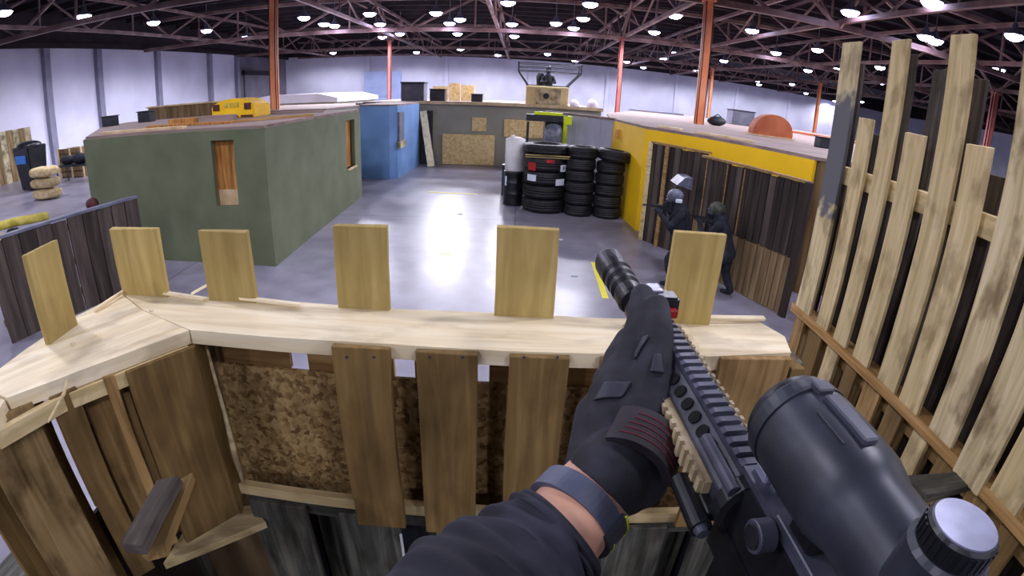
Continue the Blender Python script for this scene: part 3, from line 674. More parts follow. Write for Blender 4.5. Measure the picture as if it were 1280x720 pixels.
# black barrel with a white drum on it
p = G(641, 258); p.y += .3
t = thing('steel_barrel', 'black steel barrel left of the broad tyre stack, under a white drum', 'barrel', (p.x, p.y, 0))
MB().lathe([(.27, 0), (.29, .02), (.28, .06), (.28, .3), (.292, .32), (.28, .34), (.28, .6), (.292, .62), (.28, .64), (.28, .88), (.29, .92), (.27, .93), (0, .92)], 32, Matrix.Translation((p.x, p.y, 0))).build('body', 'black_plastic', t, smooth=True)
tlab_ = MB().box((p.x-.24, p.y-.2, .55), (p.x-.18, p.y-.14, .8)); tlab_.build('paper_label', 'paper_white', t)
t = thing('plastic_drum', 'white translucent plastic drum standing on the black steel barrel', 'drum', (p.x, p.y, .93))
MB().lathe([(.24, .93), (.265, .96), (.265, 1.3), (.272, 1.33), (.265, 1.36), (.265, 1.75), (.25, 1.8), (.12, 1.84), (0, 1.84)], 32, Matrix.Translation((p.x, p.y, 0))).build('body', 'white_plastic', t, smooth=True)
MB().lathe([(.06, 1.83), (.06, 1.89), (0, 1.89)], 16, Matrix.Translation((p.x-.08, p.y, 0))).build('cap', 'white_plastic', t, smooth=True)
p2 = G(632, 250); 
t = thing('steel_barrel', 'second black barrel mostly hidden behind the one with white drum', 'barrel', (p2.x+.12, p2.y+.75, 0))
MB().lathe([(.27, 0), (.29, .02), (.28, .06), (.28, .3), (.292, .32), (.28, .34), (.28, .6), (.292, .62), (.28, .64), (.28, .88), (.29, .92), (.27, .93), (0, .92)], 32, Matrix.Translation((p2.x+.12, p2.y+.75, 0))).build('body', 'black_plastic', t, smooth=True)
# ---- yellow room
YP = [Vector((2.62, 15.1, 0)), Vector((2.87, 11.75, 0)), Vector((3.55, 10.6, 0)), Vector((4.3, 9.3, 0)), Vector((5.0, 8.02, 0))]
t = thing('plywood_room', 'yellow painted plywood room with flat deck roof at right', 'building', (4, 10.5, 0))
wprism('end_wall', YP[0], YP[1], 0, 2.4, .1, 'yellow_paint', t, 1)
wprism('side_wall', YP[1], YP[4], 0, 2.4, .1, 'yellow_paint', t, 1)
MB().prism([YP[1], YP[4], (14, 7.2), (20, 30.5), (6.9, 30.5), (3.3, 20), YP[0]], 2.4, 2.46).build('roof', 'roof_deck', t)
MB().prism([(3.1, 11.9), (5.2, 7.95), (13.8, 7.5), (19.7, 30.2), (7, 30.2), (3.5, 19.8), (2.9, 15.2)], .0, 2.39).build('inner_wall', 'fence_mid', t)
a = YP[1].lerp(YP[4], .08); q = MB().box((YP[0].x-.02, 13.9, 1.95), (YP[0].x+.12, 14.0, 2.2)); q.build('slot', 'board_orange', t)
for f0, f1, lb, mt_ in ((.03, .17, 'thin pale plank on the front edge of the yellow roof', 'tan_edge'), (.3, .62, 'long pale plank on the yellow roof edge above the fence', 'tan_edge')):
    a = YP[1].lerp(YP[4], f0)+Vector((.25, .12, 2.485)); b = YP[1].lerp(YP[4], f1)+Vector((.35, .2, 2.485))
    tag(plank('loose_plank', a, b, .16, .045, (1, .4, 0), mt_), lb, 'plank')
crate('equipment_case', 'slate grey box with pale foot on the far yellow roof', 'case', 915, 141, 943, 160, 22.5, 2.46, .7, 'slate', 'box_black', 'slate')
p = G(895, 157, 2.46)
t = thing('duffel_bag', 'small black bag on the yellow roof left of slate box', 'bag', (p.x, p.y, 2.46))
MB().ball((p.x, p.y, 2.62), 1, (.36, .2, .17)).build('body', 'box_black', t, smooth=True); MB().tube([(p.x-.15, p.y-.05, 2.76), (p.x, p.y-.05, 2.86), (p.x+.15, p.y-.05, 2.76)], .02, 6).build('handle', 'box_black', t)
p = G(966, 172, 2.46); R_ = .62
t = thing('dome_shelter', 'round topped orange brown panel standing on the yellow roof', 'panel', (p.x, p.y, 2.46))
pr = [(-R_, 0)]+[(-R_*math.cos(PI*k/16), .12+R_*.82*math.sin(PI*k/16)) for k in range(17)]+[(R_, 0)]
MB().extr([(p.x+u, p.y, 2.46+v) for u, v in pr], (0, .35, 0)).bevel(.01).build('panel', 'orange_brown', t)
MB().box((p.x-R_-.05, p.y-.05, 2.46), (p.x+R_+.05, p.y+.4, 2.5)).build('foot_board', 'tan_edge', t)
crate('speaker_box', 'dark box on the yellow roof right end near the pallet slats', 'box', 1025, 174, 1038, 188, 11.5, 2.46, .3, 'box_black')
p = G(1003, 168, 2.46)
tag(MB().prism([(p.x-2.6, p.y+1.), (p.x+2.6, p.y-1.3), (p.x+2.7, p.y-1.1), (p.x-2.5, p.y+1.2)], 2.46, 2.56).bevel(.01).build('loose_beam', 'orange_brown', loc=(p.x, p.y, 2.46)), 'orange brown beam lying on the yellow roof beyond the dome panel', 'beam')
for (x_, y_, lb) in ((820, 141, 'grey blue tarp folded flat on the yellow roof, left of orange column'),):
    p = G(x_, y_, 2.46); tag(MB().box((p.x-1.6, p.y-.3, 2.46), (p.x+1.6, p.y+.3, 2.56)).bevel(.03).build('folded_tarp', 'slate', loc=(p.x, p.y, 2.46)), lb, 'tarp')
# ---- dark timber fences with rails and posts
def fence(name, lab, a, b, h, n, mats, th=.04, base_h=None, cap=None, fall=0.):
    a, b = Vector(a).to_3d(), Vector(b).to_3d(); d = b-a; L = d.length; d.normalize(); nn = Vector((-d.y, d.x, 0))
    t = thing(name, lab, 'fence', a.lerp(b, .5)); rn = random.Random(len(lab)*7+n)
    w = L/n
    for i in range(n):
        p = a+d*(w*i+.006); q_ = a+d*(w*(i+1)-.006-rn.uniform(0, .012)); o = nn*rn.uniform(-.006, .006)
        z1 = h+rn.uniform(-.025, .025)-fall*i/n
        q = MB(); zz = base_h or 0
        q.prism([p+o, q_+o, q_+nn*th+o, p+nn*th+o], zz, z1)
        q.build('board', mats[i % len(mats)], t)
        if base_h:
            MB().prism([p-o, q_-o, q_+nn*th-o, p+nn*th-o], .02, base_h-.01).build('lower_board', 'fence_mid', t)
    for z_ in (.25, h*.5, h-.2-fall): MB().prism([a+nn*th, b+nn*th, b+nn*(th+.05), a+nn*(th+.05)], z_, z_+.1).build('rail', 'fence_mid', t)
    if cap: MB().prism([a-nn*.01, b-nn*.01, b+nn*(th+.07), a+nn*(th+.07)], h+.0, h+.04).build('cap_rail', cap, t)
    return t
f1 = fence('timber_fence', 'dark timber fence with pale end post beside the yellow end wall', (2.82, 10.9), (3.62, 9.55), 2.15, 9, ['fence_dark', 'fence_left', 'fence_dark'], cap='pallet_wood')
MB().prism([(2.76, 10.9), (2.9, 10.84), (2.95, 10.95), (2.8, 11.02)], 0, 2.17).build('end_post', 'pallet_light', f1)
MB().prism([(3.0, 10.42), (3.05, 10.36), (3.08, 10.38), (3.03, 10.44)], 0, 2.15).build('thin_post', 'pallet_wood', f1)
f2 = fence('timber_fence', 'tall dark timber fence of upright boards below the yellow band', (3.35, 9.15), (4.28, 6.93), 2.12, 16, ['fence_dark', 'fence_left', 'fence_dark', 'fence_dark', 'fence_dark'], base_h=.95, cap='pallet_wood')
for k in (.08, .3, .47): 
    p = Vector((3.35, 9.15, 0)).lerp(Vector((4.28, 6.93, 0)), k); MB().box((p.x-.035, p.y-.02, .95), (p.x-.02, p.y+.0, 2.1)).build('batten', 'pallet_wood', f2)
MB().prism([(4.24, 6.95), (4.31, 6.93), (4.33, 6.83), (4.26, 6.85)], 0, 2.15).build('end_post', 'fence_dark', f2)
# silver hood on the fence behind the player
p = AY(857, 228, 8.6)
t = thing('metal_hood', 'pale grey wedge shaped sheet above the left player at the fence', 'sheet', (p.x, p.y, p.z))
MB().extr([(p.x-.15, p.y, p.z-.06), (p.x-.02, p.y, p.z+.07), (p.x+.13, p.y, p.z+.08), (p.x+.13, p.y, p.z-.13)], (.02, .5, 0)).build('sheet', 'helmet_grey', t)
# ---- left dark fence with pale cap
f3 = fence('timber_fence', 'dark weathered board fence with pale cap rail, left of barricade', (-7.05, 4.55), (-6.3, 7.15), 1.48, 10, ['fence_left', 'fence_left', 'fence_dark', 'fence_left'], cap='slate')
# ---- far left: fence, bins, sacks, clutter
t = fence('timber_fence', 'old grey wooden fence against the far left wall', (-25.6, 15.8), (-25.2, 20.5), 2.6, 12, ['fence_mid', 'camo_tan'])
p = G(34, 240)
t = thing('waste_bin', 'tall black wheeled bin with a blue patch near the sand sacks', 'bin', (p.x, p.y, 0))
q = MB(); lo, hi = .42, .55
vs_ = [[q.bm.verts.new((p.x+sx*w_, p.y+.5+sy*w_, z_)) for sx, sy in ((-1, -1), (1, -1), (1, 1), (-1, 1))] for w_, z_ in ((lo, .05), (hi, 1.9))]
q.bm.faces.new(vs_[0][::-1]); q.bm.faces.new(vs_[1])
for k in range(4): q.bm.faces.new((vs_[0][k], vs_[0][(k+1) % 4], vs_[1][(k+1) % 4], vs_[1][k]))
q.bevel(.04, 2).build('body', 'black_plastic', t)
MB().ball((p.x, p.y+.5, 1.9), 1, (.6, .6, .22)).build('lid', 'black_plastic', t, smooth=True)
MB().box((p.x-.35, p.y-.1, 1.2), (p.x+.3, p.y-.0, 1.55)).bevel(.02).build('blue_patch', 'blue_plastic', t)
for s_ in (-1, 1): MB().lathe([(.14, -.04), (.14, .04)], 16, Matrix.Translation((p.x+s_*.35, p.y+.95, .14)) @ Matrix.Rotation(PI/2, 4, 'Y')).build('wheel', 'rubber', t)
p = G(48, 252)
for k, lb in enumerate(('lowest tan sack of the three stacked on the far left floor', 'middle tan sack of the three stacked on the far left floor', 'top tan sack of the three stacked on the far left floor')):
    xo = random.uniform(-.05, .05); q = MB(); q.ball((0, 0, 0), 1, n=28)
    for v in q.bm.verts:
        c_ = v.co; f_ = lambda a, e: math.copysign(abs(a)**e, a); sag = .02*math.sin(c_.x*5+k*2)
        v.co = Vector((p.x+xo+.62*f_(c_.x, .6), p.y+.5+.43*f_(c_.y, .6), .41*k+.203+.2*f_(c_.z, .55)*(1-.12*abs(math.sin(c_.x*4+k)))))
    tag(q.build('sand_sack', 'sack', loc=(p.x, p.y+.5, .41*k), smooth=True), lb, 'sack')
t = thing('gear_table', 'dark table heaped with black gear bags beside the far left bin', 'table', (-19.2, 17.9, 0))
MB().box((-20.4, 17.6, .72), (-17.9, 18.4, .78)).build('table_top', 'box_black', t)
for sx in (-20.3, -18.0):
    for sy in (17.65, 18.3): MB().box((sx, sy, 0), (sx+.05, sy+.05, .72)).build('leg', 'box_black', t)
for x_, r_, lb in ((-19.8, .36, 'black gear bag on the left end of the far table'), (-19.0, .42, 'larger black gear bag in the middle of the far table'), (-18.3, .3, 'small black gear bag on the right end of the far table')):
    tag(MB().ball((x_, 18., .78+r_*.55), 1, (r_, .3, r_*.6)).build('gear_bag', 'cloth_dark', loc=(x_, 18, .78), smooth=True), lb, 'bag')
p = G(92, 222)
t = thing('wooden_crate', 'brown wooden crate beside the left corner of green room, far back', 'crate', (p.x, p.y, 0))
q = MB()
for k in range(5): q.box((p.x-.9, p.y, .05+k*.28), (p.x+.8, p.y+.05, .27+k*.28))
q.build('slat_side', 'fence_mid', t); MB().box((p.x-.9, p.y+.05, .0), (p.x+.8, p.y+1.2, 1.35)).build('body', 'fence_mid', t)
for x_ in (-.9, -.05, .75): MB().box((p.x+x_, p.y-.04, 0), (p.x+x_+.09, p.y, 1.45)).build('post', 'tan_edge', t)
tag(MB().box((p.x-2.3, p.y+1.4, 1.3), (p.x-.2, p.y+1.6, 1.75), ).build('dark_board', 'fence_dark', loc=(p.x-1.2, p.y+1.5, 1.3)), 'dark board leaning behind the brown crate at far left', 'board').location.z = .0
# yellow padded roll on a stack at far left edge, purple-black bottle shape beside it
t = thing('foam_barrier', 'yellow padded barrier with a long roll on top, left edge', 'barrier', (-9.2, 6.4, 0))
a, b = G(-25, 290, 1.2), G(61, 270, 1.2)
MB().tube([a, a.lerp(b, .5)+Vector((0, 0, .03)), b], .085, 14).build('top_roll', 'foam_yellow', t, smooth=True)
pz = G(8, 310, .9)
for k in range(4): MB().ball((pz.x-.05, pz.y, .16+.28*k), 1, (.24, .2, .165), 16).build('pad', 'foam_yellow', t, smooth=True)
p = G(20, 352, 0)
pn = W(19, 300, (G(19, 300, .9)-EYE).length)
t = thing('traffic_bollard', 'dark violet black ribbed post beside the yellow padded barrier', 'post', (pn.x, pn.y, 0))
prof = [(.16, 0)]
for k in range(5): prof += [(.17, .1+k*.19), (.13, .16+k*.19), (.13, .2+k*.19)]
prof += [(.15, 1.05), (.1, 1.12), (0, 1.13)]
MB().lathe(prof, 20, Matrix.Translation((pn.x, pn.y, 0))).build('body', 'box_black', t, smooth=True)
MB().box((pn.x-.05, pn.y-.19, .3), (pn.x+.1, pn.y-.15, .5)).build('reflector_patch', 'paper_white', t)
# crouching person behind left fence: maroon cap
p = G(115, 252, 1.35)
t = thing('person', 'crouching person with maroon headwear behind the dark left fence', 'person', (p.x, p.y, 0))
q = MB(); x_, y_ = p.x, p.y
q.caps([((x_+.25, y_+.25, .35), .17), ((x_+.2, y_+.2, .7), .19), ((x_+.1, y_+.1, .98), .17), ((x_+.05, y_+.05, 1.12), .07), ((x_, y_, 1.24), .1)])
for s_ in (-1, 1):
    q.caps([((x_+.25, y_+.25+s_*.12, .4), .11), ((x_-.12, y_+.05+s_*.2, .45), .09), ((x_+.1, y_+.1+s_*.2, .06), .06), ((x_-.1, y_+s_*.2, .05), .05)])
    q.caps([((x_+.1, y_+.1+s_*.18, .98), .075), ((x_-.05, y_+s_*.25, .75), .06), ((x_-.25, y_+s_*.1, .8), .045)])
blob('body', q, .02, 'cloth_dark', t)
MB().ball((x_, y_, 1.3), .13, (1, 1, .95)).build('cap', 'maroon', t, smooth=True)
# ---- players by the fences
def player(lab, feet, yaw, hip, chest, headp, knee_f, hands, gunlen, mats, helmet, crouch=False):
    """joints given in a frame whose +X is the way the player aims"""
    t = thing('person', lab, 'person', (feet[0], feet[1], 0)); R = Matrix.Translation((feet[0], feet[1], 0)) @ Matrix.Rotation(yaw, 4, 'Z')
    P = lambda x, y, z: R @ Vector((x, y, z))
    hx, hz = hip; cx_, cz = chest; q = MB()
    q.caps([(P(hx, 0, hz), .16), (P((hx+cx_)/2, 0, (hz+cz)/2), .155), (P(cx_, 0, cz), .175), (P(cx_+.03, 0, cz+.16), .12), (P(headp[0]-.02, 0, headp[1]-.13), .065), (P(*[headp[0], 0, headp[1]]), .095)], 14)
    for s_ in (-1, 1): q.ball(P(cx_, s_*.17, cz+.08), .085)
    # legs
    for s_, kx, fx, kz in ((1, knee_f[0], knee_f[1], knee_f[2]), (-1, knee_f[3], knee_f[4], knee_f[5])):
        q.caps([(P(hx, s_*.1, hz-.03), .115), (P(kx, s_*.15, kz), .08), (P(kx+(fx-kx)*.4, s_*.15, kz*.6), .078), (P(fx, s_*.15, .09), .052), (P(fx+.04, s_*.15, .05), .05), (P(fx+.17, s_*.16, .04), .04)])
    blob('body', q, .018, mats[0], t)
    (h1x, h1z), (h2x, h2z) = hands; q = MB()
    q.caps([(P(cx_, .19, cz+.08), .07), (P(cx_+.2, .22, cz-.16), .055), (P(h1x, .04, h1z-.02), .04)])
    q.caps([(P(cx_, -.19, cz+.08), .07), (P(cx_+.08, -.27, cz-.2), .055), (P(h2x, -.03, h2z-.02), .04)])
    blob('jacket_sleeve', q, .014, mats[0], t)
    for hx_, hz_, sy in ((h1x, h1z, .03), (h2x, h2z, -.02)):
        q = MB(); q.caps([(P(hx_-.04, sy, hz_-.03), .034), (P(hx_+.02, sy, hz_-.02), .036)], 10)
        for k in range(4): q.caps([(P(hx_-.02+.018*k, sy, hz_-.045), .011), (P(hx_-.02+.018*k, sy-.05*(1 if sy > 0 else -1), hz_-.03), .01), (P(hx_-.02+.018*k, sy-.05*(1 if sy > 0 else -1), hz_+.005), .009)], 8)
        q.caps([(P(hx_, sy, hz_), .012), (P(hx_+.04, sy, hz_+.025), .01)], 8)
        blob('glove', q, .007, 'glove_black', t, 3)
    MB().ball(P(headp[0], 0, headp[1]+.035), .125, (1.12, .98, .9), 20, Matrix.Rotation(yaw, 4, 'Z')).build('helmet', helmet, t, smooth=True)
    MB().tube([P(headp[0]+.05, 0, headp[1]-.1), P(headp[0]+.07, 0, headp[1]-.02)], [.07, .09], 14).build('face_mask', 'box_black', t, smooth=True)
    q = MB().box((headp[0]+.08, -.075, headp[1]-.02), (headp[0]+.145, .075, headp[1]+.04), R); q.bevel(.02, 2).build('goggles', 'slate', t)
    q = MB().box((cx_-.13, -.17, cz-.3), (cx_+.2, .17, cz+.05), R); q.bevel(.05, 2).build('plate_carrier', 'cloth_dark', t)
    # rifle as held
    g = thing('airsoft_rifle', 'small black rifle held by the '+('standing player with grey helmet' if not crouch else 'half crouching player')+' at the dark fence', 'rifle', P(h1x, 0, h1z))
    gz = h1z+.03
    MB().box((h2x-.08, -.025, gz-.05), (h1x+.02, .025, gz+.03), R).bevel(.006).build('receiver', 'gun_black', g)
    MB().tube([P(h1x, 0, gz), P(h1x+gunlen, 0, gz)], .022, 10).build('handguard', 'gun_black', g)
    MB().tube([P(h1x+gunlen, 0, gz), P(h1x+gunlen+.13, 0, gz)], .012, 10).build('barrel', 'gun_black', g)
    MB().box((h2x-.3, -.02, gz-.09), (h2x-.08, .02, gz+.02), R).bevel(.008).build('stock', 'gun_black', g)
    MB().box((h1x-.16, -.013, gz-.22), (h1x-.09, .013, gz-.04), R).bevel(.004).build('magazine', 'gun_black', g)
    MB().box((h1x-.2, -.02, gz+.03), (h1x-.08, .02, gz+.08), R).bevel(.006).build('sight', 'gun_black', g)
    return t, P
t1, P1 = player('standing player in black with grey helmet, aiming a rifle leftward', tuple(G(853, 248, 1.5).xy), PI-.12, (-.12, .82), (.0, 1.2), (.12, 1.5), (.12, .02, .48, -.16, -.3, .44), ((.40, 1.3), (.18, 1.28)), .12, ['cloth_dark'], 'helmet_grey')
MB().box((.02, .09, 1.44), (.13, .14, 1.5), Matrix.Translation((*G(853, 248, 1.5).xy, 0)) @ Matrix.Rotation(PI-.12, 4, 'Z')).bevel(.01).build('white_patch', 'paper_white', t1)
t2_, P2 = player('half crouching player in dark clothing beside the fence, right of the other', (3.36, 7.8), PI-.7, (-.16, .74), (.0, 1.1), (.12, 1.4), (.14, .0, .42, -.16, -.32, .38), ((.38, 1.2), (.18, 1.16)), .1, ['cloth_dark'], 'cloth_camo', True)
MB().box((-.05, .1, .86), (.1, .17, .93), Matrix.Translation((3.36, 7.8, 0)) @ Matrix.Rotation(PI-.7, 4, 'Z')).bevel(.015).build('white_patch', 'paper_white', t2_)
# ---- floor tape and litter
def tape(a, b, w, lab):
    a, b = Vector(a), Vector(b); d = (b-a).normalized(); n = Vector((-d.y, d.x, 0))*w/2
    tag(MB().prism([a-n, b-n, b+n, a+n], .0, .004).build('floor_tape', 'tape_yellow', loc=a.lerp(b, .5)), lab, 'tape')
tape(G(534, 240), G(597, 243), .1, 'long yellow tape line across the far lane floor')
tape(G(551, 317), G(563, 317.5), .06, 'short yellow tape scrap in the middle of the lane floor')
tape(G(742, 328), G(757, 373), .1, 'bright yellow tape strip beside the rifle muzzle on the floor')
for k, (x_, y_) in enumerate(((718, 345), (575, 268), (700, 300))):
    p = G(x_, y_); tag(MB().box((p.x-.06, p.y-.025, 0), (p.x+.06, p.y+.025, .02), ).bevel(.005).build('paper_scrap', 'paper_white', loc=p), ('white crumpled scrap on the floor between barricade pickets and muzzle', 'tiny pale scrap on the far lane floor left of barrels', 'small pale scrap on the floor just below the broad tyre stack')[k], 'scrap')
# ================================================================== FOREGROUND BARRICADE
ZT = 2.4
UP = (0, 0, 1)
t = thing('firing_platform', 'dark timber platform floor under the shooter behind the barricade', 'platform', (0, 0, 0))
for k in range(16): plank('deck_board', (-2.2+k*.25, -1.6, 1.13), (-2.2+k*.25, 1.0, 1.13), .24, .04, (1, 0, 0), 'pallet_grey', t)
MB().box((-2.3, -1.6, 0), (1.75, -1.5, 1.11)).build('frame', 'pallet_grey', t); MB().box((-2.3, .9, 0), (1.5, 1.0, 1.11)).build('frame', 'pallet_grey', t)
bar_ = thing('pallet_barricade', 'chest high timber barricade with cream top board and upright pickets', 'barricade', (-.1, 1.2, 1.15))
def hboard(name, pts, z, th, mat, parent, along=(1, 0)):
    """flat board with the given outline; its own X axis runs along the grain"""
    a = Vector((*along, 0)).normalized(); b = Vector((-a.y, a.x, 0)); o_ = Vector((pts[0][0], pts[0][1], z))
    mm = Matrix((a, b, Vector((0, 0, 1)))).transposed().to_4x4(); mm.translation = o_
    inv = mm.inverted(); q = MB(); loc = [inv @ Vector((p[0], p[1], z)) for p in pts]
    q.prism([(p.x, p.y) for p in loc], -th, 0)
    o = q.build(name, mat); o.matrix_basis = mm
    if parent: setpar(o, parent)
    return o
# main top board: cut in slightly ragged outline, second board at right
hboard('top_board', [(-.872, 1.10), (-.6, 1.098), (-.3, 1.104), (.0, 1.10), (.3, 1.108), (.5, 1.11), (.5, 1.325), (.25, 1.318), (0, 1.325), (-.35, 1.315), (-.7, 1.33), (-1.0, 1.322), (-1.3, 1.31), (-1.12, 1.2)], ZT, .042, 'pine_top', bar_)
hboard('top_board', [(.502, 1.11), (.77, 1.14), (.80, 1.24), (.75, 1.36), (.502, 1.34)], ZT-.002, .042, 'pine_top', bar_)
# torn pale splinters lying along the rear edge
for k, (x0, y0, x1, y1, w_, lb) in enumerate(((375, 381, 300, 372, .02, 'long thin pale splinter at the rear edge of barricade between second and third picket'), (257, 374, 206, 366, .018, 'thin pale splinter behind the corner between the first two front pickets'), (240, 367, 262, 355, .012, 'short curled splinter standing up left of the second front picket'), (955, 398, 880, 397, .025, 'pale splinter on the rear edge at the right end of barricade'), (118, 388, 153, 365, .012, 'long pale splinter at the corner of the top board, left'))):
    a, b = G(x0, y0, ZT+.008), G(x1, y1, ZT+.012+(.02 if k == 2 else 0))
    tag(plank('wood_splinter', a, b, w_, .008, (0, 1, 0), 'pine_top', bev=.001, ends=.006), lb, 'splinter')
for k, (x_, y_) in enumerate(((91, 430), (189, 388), (120, 418))):
    p = G(x_, y_, ZT+.004); tag(MB().box((p.x-.006, p.y-.004, ZT), (p.x+.006, p.y+.004, ZT+.007)).bevel(.001).build('wood_chip', 'pine_top', loc=p), ('tiny pale wood chip near the leftmost picket on the top board', 'small grey chip near the corner of the top board', 'tiny chip between leftmost picket and corner on the top board')[k], 'chip')
def picket(xb, wd_px, ytop, yb, mat, name='picket', Y=1.30, dirv=(1, 0, 0)):
    c = AY(xb, yb, Y); l, r_ = AY(xb-wd_px/2, yb, Y), AY(xb+wd_px/2, yb, Y)
    zt_ = ytop
    return plank(name, (c.x, Y+.011, 2.05), (c.x, Y+.011, zt_), (r_-l).length, .02, dirv, mat, bar_, bev=.0015, ends=.003)
for xb, wp, zt_, yb in ((179, 56, 2.625, 362), (289, 58, 2.62, 375), (455, 64, 2.645, 388), (654, 74, 2.655, 398), (858, 62, 2.67, 400)):
    picket(xb, wp, zt_, yb, 'pine')
# inner hanging slats
def islat(x0, x1, ytop, z0, mat, Y=1.088):
    a, b = AY(x0, ytop, Y), AY(x1, ytop, Y)
    return plank('slat', ((a.x+b.x)/2, Y, z0), ((a.x+b.x)/2, Y, ZT-.002), b.x-a.x, .02, (1, 0, 0), mat, bar_, ends=.002)
for x0, x1, z0 in ((415, 487, 1.765), (520, 597, 1.76), (637, 713, 1.76), (752, 826, 1.77)):
    islat(x0, x1, 436, z0, 'pallet_brown')
islat(902, 988, 446, 1.78, 'pallet_wood', 1.11)
# nail heads on slats
for x0 in (433, 467, 537, 578, 655, 697):
    p = AY(x0, 447, 1.075); MB().lathe([(.0035, 0), (.0035, .004), (0, .004)], 8, Matrix.Translation((p.x, 1.079, p.z)) @ Matrix.Rotation(PI/2, 4, 'X')).build('nail', 'gun_rail', bar_)
# chipboard behind, with rails above and below
zo1, zo0 = AY(540, 474, 1.27).z, AY(350, 612, 1.27).z
MB().box((-.93, 1.262, zo0), (.78, 1.274, zo1)).build('chipboard_panel', 'osb', bar_)
zb_ = AY(400, 632, 1.25).z
zr_ = AY(400, 622, 1.15).z
plank('bottom_rail', (-.875, 1.15, zr_), (.78, 1.15, zr_), .042, .03, UP, 'pallet_light', bar_)
for x0, x1 in ((270, 365), (387, 489), (519, 597), (612, 900)):
    a, b = AY(x0, 455, 1.285), AY(x1, 455, 1.285); plank('upper_rail', (a.x, 1.285, (zo1+ZT-.05)/2), (b.x, 1.285, (zo1+ZT-.05)/2), ZT-.04-zo1, .02, UP, 'stringer_orange', bar_)
plank('corner_post', (-.895, 1.125, 1.72), (-.895, 1.125, 2.355), .045, .09, (1, .3, 0), 'pallet_brown', bar_)
plank('corner_post', (.8, 1.17, 1.72), (.8, 1.17, 2.355), .045, .09, (1, 0, 0), 'pallet_brown', bar_)
# thin torn wrap hanging by the corner post
MB().tube([(-.865, 1.15, 2.33), (-.85, 1.14, 2.1), (-.84, 1.12, 1.95), (-.825, 1.1, 1.86)], [.004, .007, .012, .006], 8).build('torn_wrap', 'pallet_stained', bar_, smooth=True)
# ---- left wing
lw = thing('pallet_barricade', 'left wing of the barricade with leaning picket and broken slats', 'barricade', (-1.1, .8, 1.15))
hboard('top_board', [(-.874, 1.097), (-1.122, 1.198), (-1.30, 1.305), (-1.335, 1.12), (-1.33, .9), (-1.31, .7), (-1.16, .68), (-1.09, .775), (-1.06, .82)], ZT, .04, 'pine_top', lw, (.5, .86))
hboard('top_board', [(-1.165, .675), (-1.312, .695), (-1.36, .4), (-1.18, .4), (-1.125, .6)], ZT-.004, .04, 'pine_top', lw, (0, 1))
a, b = G(62, 430, ZT), G(100, 404, ZT)
pl, pr_ = G(62, 432, ZT), G(100, 404, ZT); dd = (pr_-pl).normalized()
cpt = (pl+pr_)/2; dn = Vector((-dd.y, dd.x, 0))
plank('picket', Vector((cpt.x, cpt.y, 2.1))+dn*.012, Vector((cpt.x-.0, cpt.y, 2.66))+dn*.012, .135, .02, dd, 'pine', lw, ends=.003)
wd_ = Vector((.19, .28, 0)).normalized(); wn = Vector((-wd_.y, wd_.x, 0))
def wslat(name, c, w_, z0, z1, mat, lean=(0, 0), th=.02, wdir=None):
    return plank(name, (c[0]+lean[0], c[1]+lean[1], z0), (c[0], c[1], z1), w_, th, wdir or wd_, mat, lw, ends=.004)
wslat('slat', (-.925, 1.01), .2, 1.735, 2.357, 'pallet_brown', (.0, -.01))
wslat('slat', (-1.165, .655), .16, 1.6, 2.37, 'pallet_worn', (.0, -.005), .022, Vector((.35, .9, 0)))
wslat('slat', (-1.085, .79), .072, 1.7, 2.365, 'pallet_brown')
wslat('rear_board', (-1.08, .925), .13, 1.72, 2.35, 'pallet_wood')
wslat('slat', (-1.01, .89), .03, 1.75, 2.36, 'pallet_wood', (.0, 0))
plank('edge_board', (-1.075, .80, 2.335), (-.885, 1.09, 2.335), .045, .02, UP, 'pallet_light', lw)
plank('edge_board', (-1.15, .60, 2.335), (-1.085, .785, 2.335), .045, .02, UP, 'pallet_light', lw)
for cx0, cy0, w_ in ((-1.27, 1.2, .12), (-1.30, 1.0, .14), (-1.31, .8, .14), (-1.30, .62, .12), (-1.12, 1.26, .12)): wslat('rear_slat', (cx0, cy0), w_, 1.5, 2.357, 'pallet_brown', wdir=Vector((.1, 1, 0)) if cy0 < 1.25 else Vector((1, 0, 0)))
MB().prism([(-1.345, .35), (-1.33, 1.3), (-1.345, 1.3), (-1.36, .35)], .3, 1.78).build('dark_backing', 'fence_dark', lw)  # dark sheet added to darken the open gap under the wing
MB().prism([(-1.345, .93), (-1.33, 1.3), (-1.345, 1.3), (-1.36, .93)], 1.78, 2.33).build('dark_backing', 'fence_mid', lw)
MB().prism([(-1.33, 1.31), (-.9, 1.27), (-.9, 1.28), (-1.33, 1.32)], .3, 2.33).build('dark_backing', 'fence_mid', lw)
ls = [G(204, 704, 1.68), G(332, 652, 1.68), G(312, 632, 1.68), G(250, 634, 1.68)]
hboard('shelf_board', [(p.x, p.y) for p in ls], 1.68, .03, 'pallet_light', lw, (1, .35))
a, b = W(214, 600, 1.28), W(165, 690, 1.16)
plank('broken_board', a, b, .08, .022, (.8, -.5, .3), 'pallet_dark', lw, ends=.035)
plank('broken_board', W(230, 600, 1.3), W(196, 690, 1.2), .06, .02, (.8, -.3, .2), 'pallet_brown', lw, ends=.02)
tag(MB().tube([W(84, 475, 1.3), W(80, 492, 1.28), W(60, 528, 1.24)], [.002, .004, .002], 8).build('tape_strip', 'pallet_stained'), 'thin pale twisted strip hanging under the left wing top board', 'strip')
